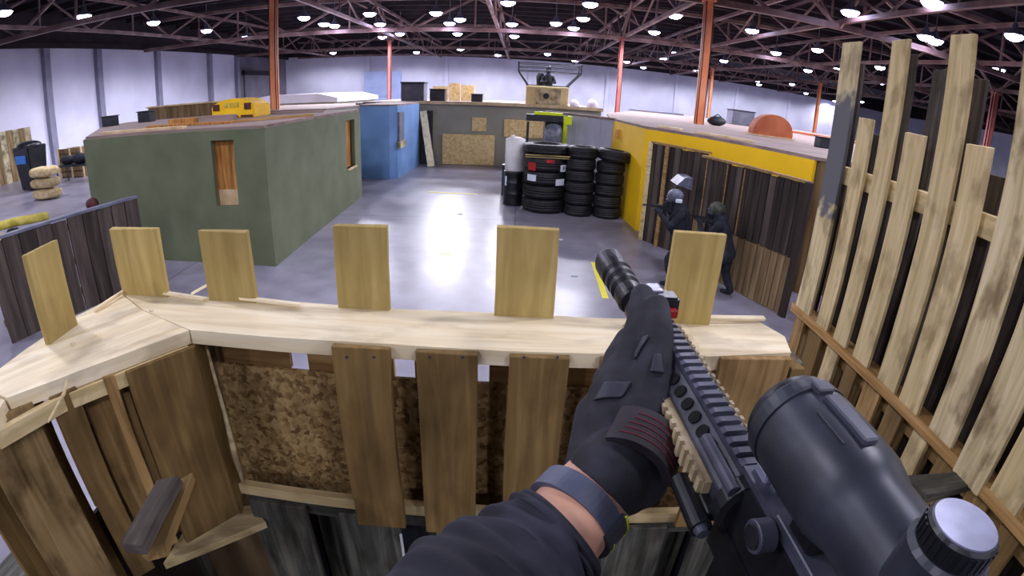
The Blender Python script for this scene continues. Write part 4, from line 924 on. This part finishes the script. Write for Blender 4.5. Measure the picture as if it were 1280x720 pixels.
# ---- dark lower pallet under the front barricade
lp = thing('wooden_pallet', 'dark grey weathered pallet standing on edge below the front barricade', 'pallet', (-.1, 1.2, 1.15))
for x0, x1 in ((322, 388), (428, 500), (545, 612), (650, 720), (760, 835), (872, 950)):
    a, b = AY(x0, 655, 1.13), AY(x1, 655, 1.13)
    plank('slat', ((a.x+b.x)/2, 1.13, 1.12), ((a.x+b.x)/2, 1.13, zr_-.03), b.x-a.x, .02, (1, 0, 0), 'pallet_grey', lp)
plank('top_rail', (-.85, 1.17, zr_-.055), (.8, 1.17, zr_-.055), .05, .05, UP, 'pallet_grey', lp)
plank('bottom_rail', (-.85, 1.17, 1.17), (.8, 1.17, 1.17), .09, .05, UP, 'pallet_grey', lp)
for k in range(9): plank('rear_slat', (-.8+k*.2, 1.225, 1.12), (-.8+k*.2, 1.225, 1.7), .1, .02, (1, 0, 0), 'pallet_grey', lp)
tag(MB().tube([W(501, 668, 1.62), W(509, 722, 1.5)], .004, 8).build('white_cord', 'paper_white'), 'thin white cord hanging in the gap of the dark lower pallet', 'cord')
MB().box((-.9, 1.245, .02), (.85, 1.257, 1.7)).build('dark_backing', 'box_black', lp)  # black sheet added so the pallet gaps read as deep shade
# ---- supports under the barricade: posts to the floor
for x_, y_, lb in ((-1.35, 1.3, 'dark timber post under the left corner of the barricade'), (.86, 1.3, 'dark timber post under the right end of the barricade')):
    tag(plank('timber_post', (x_, y_, 0), (x_, y_, 2.3), .09, .09, (1, 0, 0), 'pallet_grey'), lb, 'post')
# ================================================================== RIGHT PALLETS
rp = thing('wooden_pallet', 'tall pale pallet standing upright on the right with open slats', 'pallet', (1.66, 1.75, 1.95))
XP = 1.655
def rslat(bx_, by_, wpx, tx, ty, mat, x=XP, w=None, name='slat'):
    """slat whose foot is seen at (bx_, by_) and whose head is seen at height ty"""
    c = AX(bx_, by_, x); r = ray(tx, ty); k = (c.y)/r.y; zt_ = H+r.z*k
    zt_ = AX(tx, ty, x).z if abs(AX(tx, ty, x).y-c.y) < .5 else zt_
    yt = AX(tx, ty, x).y
    return plank(name, (x, c.y, 1.93), (x, c.y+(yt-c.y)*.5, zt_), w, .02, (0, 1, 0), mat, rp, ends=.004)
SL = [(1003, 392, 1067, 53, 'pallet_weathered', .14), (1027, 414, 1083, 148, 'pallet_light', .1), (1048, 435, 1127, 50, 'pallet_light', .105), (1073, 460, 1143, 167, 'pallet_light', .115),
      (1105, 491, 1198, 43, 'pallet_light', .12), (1132, 518, 1218, 180, 'pallet_light', .115), (1172, 556, 1290, 45, 'pallet_stained', .125)]
for bx_, by_, tx, ty, mt_, w in SL: rslat(bx_, by_, 0, tx, ty, mt_, w=w*1.12)
plank('slat', (XP-.012, 1.03, 1.93), (XP-.02, 1.03, 2.95), .15, .022, (0, 1, 0), 'pallet_stained', rp)
plank('slat', (XP, .86, 1.93), (XP, .85, 3.4), .14, .022, (0, 1, 0), 'pallet_light', rp)
plank('slat', (XP, .70, 1.93), (XP, .68, 3.45), .12, .02, (0, 1, 0), 'pallet_wood', rp)
zm_ = AX(1165, 257, 1.7).z
plank('middle_stringer', (1.705, 2.55, zm_), (1.705, .6, zm_), .09, .045, UP, 'pallet_light', rp)
plank('upper_stringer', (1.705, 2.55, 3.05), (1.705, .6, 3.02), .0001+.05, .03, UP, 'pallet_grey', rp) if False else None
plank('bottom_stringer', (1.69, 2.56, 1.955), (1.69, .6, 1.955), .05, .1, UP, 'stringer_orange', rp)
for k, (bx_, by_, tx, ty, mt_, w) in enumerate(SL):
    yf = AX(bx_, by_, XP).y; yr_ = (yf-w/2)*1.063-.012; zt_ = (3.36, 3.0, 3.4, 3.33, 3.3, 2.95, 3.3)[k]
    plank('rear_slat', (1.76, yr_, 1.93), (1.76, yr_-.01, zt_), .085, .02, (0, 1, 0), 'pallet_dark', rp, ends=.003)
for y0, y1, zt_ in ((2.5, 2.05, 2.72), (2.04, 1.55, 2.66), (1.54, .98, 2.7), (.97, .55, 2.74)): MB().box((1.80, y1, 1.95), (1.812, y0, zt_)).build('gap_dark_sheet', 'fence_dark', rp)  # dark sheets added behind the slats, shade for the gaps
lp2 = thing('wooden_pallet', 'brown pallet standing upright beneath the tall pale one at right', 'pallet', (1.7, 1.7, .7))
for k in range(11):
    y_ = 2.5-k*.19
    plank('slat', (1.695, y_, .62), (1.695, y_, 1.9), (.1, .13, .11)[k % 3], .02, (0, 1, 0), ('pallet_wood', 'pallet_brown', 'pallet_light', 'pallet_brown')[k % 4], lp2, ends=.003)
    plank('rear_slat', (1.81, y_+.06, .62), (1.81, y_+.06, 1.9), .1, .02, (0, 1, 0), 'pallet_brown', lp2)
MB().box((1.85, .5, .62), (1.862, 2.58, 1.92)).build('gap_dark_sheet', 'fence_dark', lp2)  # added dark sheet, stands in for shade between the lower slats
for z_ in (.68, 1.28, 1.86): plank('stringer', (1.755, 2.58, z_), (1.755, .5, z_), .09, .045, UP, 'pallet_brown', lp2)
for y_, lb in ((2.45, 'dark timber post carrying the far end of the right pallets'), (.6, 'dark timber post carrying the near end of the right pallets')):
    tag(plank('timber_post', (1.9, y_, 0), (1.9, y_, 1.9), .09, .09, (1, 0, 0), 'pallet_grey'), lb, 'post')
tag(MB().box((1.62, .45, .52), (1.96, 2.6, .61)).build('support_beam', 'pallet_grey', loc=(1.8, 1.5, .52)), 'dark beam under the lower right pallet', 'beam')
a, b = G(1128, 602, 1.93), G(1222, 600, 1.93)
tag(hboard('ledge_board', [(p.x, p.y) for p in (G(1128, 596, 1.93), G(1210, 590, 1.93), G(1218, 606, 1.93), G(1160, 622, 1.93))], 1.935, .03, 'pallet_grey', None, (1, 0)), 'short greyish ledge board at the foot of the tall right pallet', 'board')
tag(hboard('ledge_board', [(p.x, p.y) for p in (G(1212, 598, 1.95), G(1290, 562, 1.95), G(1300, 590, 1.95), G(1222, 612, 1.95))], 1.955, .03, 'pallet_light', None, (1, 0)), 'pale ledge board at the right edge of view by pallet foot', 'board')
plank('end_board', (1.74, 2.60, .65), (1.74, 2.60, 3.1), .14, .02, (1, .2, 0), 'fence_left', rp) if False else None
# ================================================================== RIFLE
A = W(848, 425, .57); Bp = W(925, 545, .45)
Fw = (A-Bp).normalized(); Rt = Fw.cross(Vector((0, 0, 1))).normalized(); Uw = Rt.cross(Fw)
RM = Matrix((Rt, Fw, Uw)).transposed().to_4x4(); RM.translation = A   # X right, Y to the muzzle, Z up; origin on the rail top
gun = thing('airsoft_rifle', 'black rifle with slotted rail and large scope held in the foreground', 'rifle', A)
def gb(name, q, mat, par=None, smooth=False): return q.build(name, mat, par or gun, smooth=smooth)
def ylathe(prof, x, z, n=28):               # profile (r, y) turned about the barrel axis
    return MB().lathe(prof, n, RM @ Matrix.Translation((x, 0, z)) @ Matrix.Rotation(-PI/2, 4, 'X'))
CZ = -.036                                  # bore height below the rail top
YF, YR = .112, -.195                        # front and rear of handguard
# top rail with cross slots
q = MB(); q.box((-.0105, YR, -.010), (.0105, YF, -.0045), RM)
y = YR; 
while y < YF-.006:
    pr = [(-.0105, -.0048), (-.0125, -.0025), (-.0085, 0), (.0085, 0), (.0125, -.0025), (.0105, -.0048)]
    q.extr([RM @ Vector((x_, y, z_)) for x_, z_ in pr], RM.to_3x3() @ Vector((0, .0068, 0))); y += .0135
gb('top_rail', q, 'gun_rail')
# octagonal handguard
def octo(rx, rz, cz): return [(rx*math.cos(PI/8+k*PI/4), cz+rz*math.sin(PI/8+k*PI/4)) for k in range(8)]
q = MB(); q.extr([RM @ Vector((x_, YR-.003, z_)) for x_, z_ in octo(.029, .029, CZ)], RM.to_3x3() @ Vector((0, YF-YR, 0))); q.bevel(.0012)
gb('handguard', q, 'guard_grey')
for side, nm in ((-1, 'left'), (1, 'right')):
    q = MB()
    for k in range(14):
        c = Vector((side*.0158, YF-.02-k*.0205, CZ+.0158)); n_ = Vector((side, 0, 1)).normalized()
        u = Vector((0, 1, 0)); v = n_.cross(u)
        q.lathe([(.0066, -.001), (.0066, .0064), (0, .0064)], 18, RM @ Matrix.Translation(c) @ Matrix((u, v, n_)).transposed().to_4x4())
    gb('vent_hole', q, 'hole_black')
    # side rail panel, tan with teeth
    q = MB(); q.box((side*.027 if side > 0 else -.034, YR+.01, CZ-.0085), (.034 if side > 0 else side*.027, YF-.02, CZ+.0085), RM)
    y = YR+.012
    while y < YF-.03:
        q.box(((.034, -.038)[side < 0], y, CZ-.0095), ((.038, -.034)[side < 0], y+.0065, CZ+.0095), RM); y += .0125
    gb('side_rail', q, 'gun_tan')
# bottom rail
q = MB(); q.box((-.010, YR+.01, CZ-.034), (.010, YF, CZ-.027), RM)
gb('bottom_rail', q, 'gun_black')
# barrel and muzzle device
gb('barrel', ylathe([(.011, YF-.01), (.011, .30), (0, .30)], 0, CZ), 'gun_black', smooth=True)
gb('gas_block', ylathe([(.012, YF), (.019, YF+.004), (.019, YF+.035), (.012, YF+.04)], 0, CZ), 'gun_black')
prof = [(.012, .165), (.019, .168), (.0215, .176), (.0215, .2), (.017, .204), (.017, .211), (.0225, .215), (.0225, .226), (.017, .229), (.017, .236), (.0235, .24), (.0235, .252), (.019, .256), (.019, .262), (.0245, .266), (.0255, .29), (.0245, .325), (.021, .338), (.016, .341), (.013, .335), (.009, .325), (0, .325)]
mz = gb('muzzle_device', ylathe(prof, 0, CZ, 36), 'gun_black')
q = MB()
for k in range(6):
    an = k*PI/3+.3; c = Vector((.0238*math.cos(an), .302, CZ+.0238*math.sin(an)))
    q.box((-.003, -.018, -.0016), (.003, .018, .0016), RM @ Matrix.Translation(c) @ Matrix.Rotation(-an+PI/2, 4, 'Y'))
gb('flute', q, 'gun_rail', mz)
# folded front sight with red underside
q = MB().box((-.009, YF+.01, -.012), (.009, YF+.03, .004), RM); q.bevel(.002)
fs = gb('front_sight', q, 'gun_black')
q = MB().box((.010, YF-.010, -.020), (.040, YF+.018, .002), RM); q.bevel(.003, 2); gb('side_lamp_housing', q, 'gun_black', fs)
q = MB().box((.006, YF+.008, -.0035), (.022, YF+.034, .0045), RM); q.bevel(.001); gb('lens_window', q, 'knob_top', fs)
q = MB().box((.012, YF-.020, -.022), (.036, YF-.009, -.010), RM); q.bevel(.002); o = gb('red_cap', q, 'label_red', fs); o['label'] = 'small red cap'
# barrel nut, receiver, magazine
gb('barrel_nut', ylathe([(.025, YR-.02), (.031, YR-.018), (.031, YR-.004), (.027, YR)], 0, CZ, 24), 'gun_black')
q = MB().box((-.016, -.50, -.058), (.016, YR-.012, -.006), RM); q.bevel(.004, 2); gb('upper_receiver', q, 'gun_black')
q = MB().box((-.0125, -.5, -.006), (.0125, YR-.002, 0), RM); gb('receiver_rail', q, 'gun_rail')
q = MB().box((-.018, -.50, -.095), (.018, -.19, -.05), RM); q.bevel(.005, 2); gb('lower_receiver', q, 'gun_black')
q = MB().box((-.013, -.27, -.24), (.013, -.205, -.09), RM @ Matrix.Rotation(0, 4, 'X')); q.bevel(.003); gb('magazine', q, 'gun_black')
q = MB().box((-.0135, -.275, -.247), (.0135, -.2, -.237), RM); q.bevel(.002); gb('magazine_base', q, 'gun_black')
q = MB(); q.tube([RM @ Vector((0, -.40, -.09)), RM @ Vector((0, -.43, -.16)), RM @ Vector((0, -.45, -.19))], [.018, .018, .016], 16); gb('pistol_grip', q, 'gun_black', smooth=True)
# round light / sling mount on left rear of the handguard
q = MB().tube([RM @ Vector((-.042, YR+.035, CZ-.012)), RM @ Vector((-.042, YR-.02, CZ-.012))], [.0095, .0095], 18); tl_ = gb('sling_mount', q, 'gun_black', smooth=False)
q = MB().tube([RM @ Vector((-.042, YR-.02, CZ-.012)), RM @ Vector((-.042, YR-.026, CZ-.012))], [.007, .005], 18); gb('mount_cap', q, 'gun_rail', tl_)
q = MB().box((-.036, YR-.01, CZ-.018), (-.024, YR+.025, CZ-.004), RM); q.bevel(.002); gb('mount_bracket', q, 'gun_black', tl_)
q = MB().tube([RM @ Vector((-.021, YR+.05, CZ+.021)), RM @ Vector((-.021, YR-.015, CZ+.021))], [.006, .006], 14); gb('index_pin', q, 'gun_rail')
# ---- scope
SX, SZ = .002, None
cfront = W(1000, 560, .36)
inv = RM.inverted(); cf = inv @ cfront
SX = cf.x*0+.004; SZ = .055
Y0 = cf.y+.026                                 # front of the bell
def ys(prof, n=40): return ylathe([(r, Y0-d) for r, d in prof], SX, SZ, n)
sc = gb('scope', ys([(.0, .010), (.029, .010), (.031, .0), (.0345, .0), (.0355, .006), (.037, .014), (.0372, .05), (.0365, .072), (.034, .082), (.0315, .09), (.0305, .16), (.0305, .20), (.027, .215), (.0245, .225), (.0245, .27), (0, .27)][::-1]), 'scope_black', None, True)
gb('front_lens_hood', ys([(.0352, -.006), (.0365, -.004), (.0372, .004), (.0372, .008)][::-1]), 'scope_black', sc)
gb('objective_hood', ys([(.030, .004), (.030, -.012), (.032, -.014), (.0335, -.012), (.0335, .004)][::-1]), 'gun_black', sc, True)
q = MB().box((SX-.0055, Y0-.066, SZ+.034), (SX+.0055, Y0-.02, SZ+.0405), RM); q.bevel(.0012); gb('top_bar', q, 'gun_rail', sc)
q = MB().box((SX-.006, Y0-.016, SZ+.033), (SX+.006, Y0-.004, SZ+.0405), RM); q.bevel(.001); gb('front_post_block', q, 'gun_rail', sc)
q = MB().box((SX-.0155, Y0-.06, SZ+.0325), (SX-.0145, Y0-.03, SZ+.0345), RM); gb('engraved_line', q, 'box_black', sc)
tur = W(1208, 655, .262); tv = inv @ tur
def zl(prof, x, y, n=32): return MB().lathe(prof, n, RM @ Matrix.Translation((x, y, 0)))
gb('turret_base', zl([(.021, SZ+.018), (.021, tv.z-.016), (.0185, tv.z-.013)], tv.x, tv.y), 'scope_black', sc, False)
tc_ = gb('turret_cap', zl([(.0172, tv.z-.015), (.0178, tv.z-.013), (.0178, tv.z-.002), (.0165, tv.z-.0004), (.0, tv.z-.0004)], tv.x, tv.y), 'gun_black', sc)
gb('turret_disc', zl([(.0158, tv.z-.0006), (.0156, tv.z+.0004), (0, tv.z+.0006)], tv.x, tv.y), 'knob_top', sc)
q = MB()
for k in range(30):
    an = k*2*PI/30; q.box((.0172, -.0008, tv.z-.012), (.0184, .0008, tv.z-.003), RM @ Matrix.Translation((tv.x, tv.y, 0)) @ Matrix.Rotation(an, 4, 'Z'))
gb('knurling', q, 'gun_black', sc)
q = MB().tube([RM @ Vector((tv.x+.02, tv.y, SZ)), RM @ Vector((tv.x+.045, tv.y, SZ))], [.0175, .0165], 24); gb('side_turret', q, 'gun_black', sc)
# scope mount
def LPz(px, py, zl):
    o_, r_ = inv @ EYE, (inv.to_3x3() @ ray(px, py)); return o_+r_*((zl-o_.z)/r_.z)
c1 = LPz(964, 584, .008); c2 = LPz(978, 606, .005); kc = LPz(930, 668, -.004)
q = MB().box((-.013, Y0-.20, 0.0), (.017, Y0-.035, .006), RM); q.bevel(.001); gb('mount_base', q, 'gun_rail', sc)
for d in (.045, .15):
    q = MB().box((-.010, Y0-d-.03, .004), (.016, Y0-d, .03), RM); q.bevel(.003); gb('mount_ring', q, 'gun_black', sc)
q = MB().box((c1.x-.008, c1.y-.009, -.004), (c1.x+.007, c1.y+.009, .0085), RM); q.bevel(.0015); gb('mount_clamp', q, 'knob_top', sc)
q = MB().box((c2.x-.008, c2.y-.006, -.004), (c2.x+.007, c2.y+.005, .005), RM); q.bevel(.0015); gb('mount_clamp', q, 'gun_rail', sc)
kb = kc
q = MB().tube([RM @ Vector((-.016, kb.y, -.008)), RM @ Vector((-.030, kb.y, -.008))], [.0125, .0125], 24); q.bevel(.0008); kn = gb('mount_knob', q, 'gun_rail', sc)
q = MB().tube([RM @ Vector((-.030, kb.y, -.008)), RM @ Vector((-.0315, kb.y, -.008))], [.0095, .009], 24); gb('knob_face', q, 'gun_black', sc)
# ================================================================== SHOOTER'S ARM
me_ = thing('person', 'shooter\'s left arm in black sleeve and black glove gripping the rifle', 'person', (0, -.1, 1.15))
def L_(x, y, z): return RM @ Vector((x, y, z))
wr = W(752, 606, .50); cu = W(700, 664, .475); el = W(560, 790, .42)
q = MB(); q.caps([(W(785, 570, .51), .034), (wr, .038), (cu, .041), (W(640, 715, .455), .045)], 24)
blob('forearm', q, .004, 'skin', me_, 4)
# glove: palm along left and under the handguard, fingers round it, thumb forward on top
q = MB()
q.caps([(W(774, 600, .505), .036), (W(772, 572, .52), .038), (W(765, 535, .54), .036), (W(772, 500, .555), .033), (W(782, 470, .57), .027)], 22)
q.caps([(W(797, 598, .505), .030), (W(800, 560, .515), .030), (W(795, 520, .535), .030), (W(802, 480, .555), .026)], 20)
q.caps([(W(738, 588, .51), .026), (W(748, 555, .535), .030), (W(748, 520, .56), .026)], 20)
q.caps([(W(772, 586, .499), .0400), (W(762, 596, .494), .0405)], 24)
ch = [[(785, 480, .56, .026), (794, 440, .58, .021), (803, 400, .61, .0185), (803, 370, .65, .0155)],
      [(772, 490, .565, .024), (775, 450, .59, .0195), (785, 425, .635, .016), (800, 425, .69, .013)],
      [(762, 505, .57, .022), (760, 478, .59, .0185), (765, 462, .64, .0155), (790, 458, .70, .013)],
      [(755, 530, .565, .021), (748, 508, .585, .017), (752, 495, .63, .014), (778, 490, .68, .012)],
      [(808, 520, .53, .026), (818, 462, .55, .0215), (822, 420, .575, .0185), (821, 384, .61, .0155)]]
for c_ in ch: q.caps([(W(a_, b_, d_), r_) for a_, b_, d_, r_ in c_], 16)
glove = blob('glove', q, .0025, 'glove_black', me_, 2)
def wrap_pad(name, quad, d, mat):
    q = MB(); n = 10; g = []
    for i in range(n+1):
        row = []
        for j in range(n+1):
            u, v = i/n, j/n; x_ = (quad[0][0]*(1-u)+quad[1][0]*u)*(1-v)+(quad[3][0]*(1-u)+quad[2][0]*u)*v; y_ = (quad[0][1]*(1-u)+quad[1][1]*u)*(1-v)+(quad[3][1]*(1-u)+quad[2][1]*u)*v
            row.append(q.bm.verts.new(W(x_, y_, d)))
        g.append(row)
    for i in range(n):
        for j in range(n): q.bm.faces.new((g[i][j], g[i+1][j], g[i+1][j+1], g[i][j+1]))
    o = q.build(name, mat, glove, smooth=True)
    w = o.modifiers.new('w', 'SHRINKWRAP'); w.target = glove; w.wrap_method = 'NEAREST_SURFACEPOINT'; w.wrap_mode = 'OUTSIDE_SURFACE'; w.offset = .0012
    k_ = o.modifiers.new('k', 'SOLIDIFY'); k_.thickness = .0022; k_.offset = 1
    return o
wrap_pad('knuckle_pad', [(750, 470), (788, 474), (782, 502), (741, 500)], .52, 'glove_pad')
wrap_pad('finger_pad', [(797, 418), (810, 418), (806, 452), (793, 455)], .55, 'glove_pad')
wrap_pad('thumb_pad', [(818, 440), (828, 440), (826, 470), (814, 470)], .53, 'glove_pad')
# finger tips coming round to the right side of the handguard
q = MB()
for k, yy in enumerate((.095, .072, .05)):
    q.caps([(L_(-.02, yy, CZ-.045), .0125), (L_(.012, yy, CZ-.048), .012), (L_(.036, yy, CZ-.030), .0105), (L_(.042, yy+.002, CZ-.012), .009)], 14)
blob('glove_fingers', q, .003, 'glove_black', me_, 3)
# padded panels on the glove's back
def pad(pts, d, th, mat, nm, par=glove):
    v = [W(x_, y_, d_) for (x_, y_), d_ in zip(pts, d)]
    c = sum(v, Vector())/len(v); nrm = (EYE-c).normalized()*th
    q = MB().extr(v, nrm); q.bevel(.0012); return q.build(nm, mat, par)
# wrist closure: short band following the glove cuff, dark with red stitching lines
q = MB(); ax = (W(792, 545, .552)-W(778, 600, .535)).normalized()
def ring(c, axd, r0, r1, w_, a0, a1, n=20, flat=.92):
    """curved strap around an axis between two angles (0 faces the viewer)"""
    axd = axd.normalized(); v0 = (EYE-c); v0 = (v0-axd*v0.dot(axd)).normalized(); v1 = axd.cross(v0); q = MB(); prev = None
    for k in range(n+1):
        an = a0+(a1-a0)*k/n; dr = v0*math.cos(an)+v1*math.sin(an)
        s = [q.bm.verts.new(c+dr*r0-axd*w_/2), q.bm.verts.new(c+dr*r1-axd*w_/2), q.bm.verts.new(c+dr*r1+axd*w_/2), q.bm.verts.new(c+dr*r0+axd*w_/2)]
        if prev:
            for i in range(4): q.bm.faces.new((prev[i], prev[(i+1) % 4], s[(i+1) % 4], s[i]))
        else: q.bm.faces.new(s)
        prev = s
    q.bm.faces.new(prev[::-1]); return q
wa = (W(778, 560, .56)-W(752, 612, .52)).normalized()
cw = W(790, 572, .508)
strap = ring(cw, wa, .036, .0455, .046, -.7, 1.35).build('wrist_strap', 'strap_dark', me_, smooth=False)
for k, off in enumerate((-.014, -.007, .0, .007, .014)):
    o = ring(cw+wa*off, wa, .045, .0460, .0018, -.45+.05*k, 1.1-.1*(k % 2)).build('stitch_line', 'strap_red', strap); o['label'] = 'dull red stitched line'
# watch band
wc = W(719, 637, .487); wx = (wr-cu).normalized()
wb = ring(wc, wx, .038, .0445, .023, -PI, PI*.999, 48).build('wrist_band', 'watch_band', me_, smooth=False)
wcase = ring(wc, wx, .0425, .049, .029, .85, 1.9, 14).build('watch_case', 'box_black', wb)
ring(wc+wx*.0125, wx, .0482, .0500, .0024, .85, 1.8, 14).build('lime_edge', 'watch_lime', wb)
ring(wc-wx*.008, wx, .0482, .0496, .0014, 1.2, 1.8, 10).build('lime_edge', 'watch_lime', wb)
# sleeve with folds
pts_ = [W(698, 668, .472), W(682, 682, .468), W(648, 712, .455), W(608, 748, .44), W(560, 800, .42), W(520, 870, .40)]
rd_ = [.05, .054, .059, .065, .072, .08]
def spline(pts, rd, n):
    out = []
    for i in range(n+1):
        f = i/n*(len(pts)-1); k = min(int(f), len(pts)-2); u = f-k; u_ = u
        out.append((pts[k].lerp(pts[k+1], u_), rd[k]+(rd[k+1]-rd[k])*u_))
    return out
sp = spline(pts_, rd_, 90); q = MB(); NR = 64; rings = []; ref = Vector((0, 0, 1))
for i, (p, r_) in enumerate(sp):
    d = (sp[min(i+1, 90)][0]-sp[max(i-1, 0)][0]).normalized(); u = (ref-d*ref.dot(d)).normalized(); w_ = d.cross(u); rg = []
    for k in range(NR):
        an = 2*PI*k/NR; s_ = i/90.
        f = 1+.045*math.sin(s_*34+3*math.sin(an*1+.5)+an*1.0)*min(1, s_*6)+.03*math.sin(s_*61-an*2+1.7)*min(1, s_*8)+.035*math.sin(an*3+s_*9)
        rg.append(q.bm.verts.new(p+(u*math.cos(an)+w_*math.sin(an))*r_*f))
    rings.append(rg)
inner = [q.bm.verts.new(sp[0][0].lerp(v.co, .84)+(sp[3][0]-sp[0][0])*.4) for v in rings[0]]
rings.insert(0, inner)
for a_, b_ in zip(rings, rings[1:]):
    for k in range(NR): q.bm.faces.new((a_[k], a_[(k+1) % NR], b_[(k+1) % NR], b_[k]))
q.bm.faces.new(rings[-1])
q.build('sleeve', 'sleeve_cloth', me_, smooth=True)
# ---- upper arm and shoulder run on out of view to the body
q = MB().caps([(W(520, 860, .40), .082), (Vector((-.22, -.02, 2.62)), .085), (Vector((-.24, -.16, 2.72)), .095)], 20)
q.caps([(Vector((-.24, -.2, 2.72)), .1), (Vector((0, -.26, 2.72)), .13), (Vector((.2, -.24, 2.7)), .1)], 20)
q.caps([(Vector((0, -.27, 2.62)), .17), (Vector((0, -.27, 2.3)), .16), (Vector((0, -.25, 2.02)), .17)], 24)
for s_ in (-1, 1): q.caps([(Vector((s_*.1, -.25, 2.0)), .1), (Vector((s_*.13, -.2, 1.6)), .075), (Vector((s_*.14, -.24, 1.22)), .05), (Vector((s_*.15, -.12, 1.19)), .04)], 16)
blob('clothing', q, .015, 'sleeve_cloth', me_)
# ambient bounce
wd = bpy.data.worlds.new('world'); bpy.context.scene.world = wd; wd.use_nodes = True
wd.node_tree.nodes['Background'].inputs[0].default_value = (.5, .5, .6, 1); wd.node_tree.nodes['Background'].inputs[1].default_value = .0

# repeats of one kind share a group
GROUPS = {'tyre': 'tyres stacked beside the lane', 'sand_sack': 'tan sacks stacked at far left', 'steel_column': 'steel columns holding the roof', 'sway_brace': 'braces fanning from column heads',
          'speaker_box': 'black boxes on the room roofs', 'loose_plank': 'planks lying on the room roofs', 'timber_fence': 'dark timber fences of the arena', 'plywood_room': 'plywood rooms of the arena',
          'gear_bag': 'gear bags on the far table', 'timber_post': 'posts under the foreground timber', 'wood_splinter': 'splinters on the barricade top', 'wood_chip': 'chips on the barricade top',
          'floor_tape': 'yellow tape on the floor', 'paper_scrap': 'pale scraps on the floor', 'wooden_pallet': 'pallets standing on edge in the foreground', 'ledge_board': 'ledge boards at the pallet foot',
          'steel_barrel': 'black steel barrels by the tyres', 'equipment_case': 'slate cases on the roofs', 'cloth_mound': 'white mounds on the far roof', 'timber_block': 'timber blocks on the green roof'}
for o in bpy.data.objects:
    b_ = o.name.split('.')[0]
    if o.parent is None and o.get('label') and not o.get('group') and b_ in GROUPS: o['group'] = GROUPS[b_]
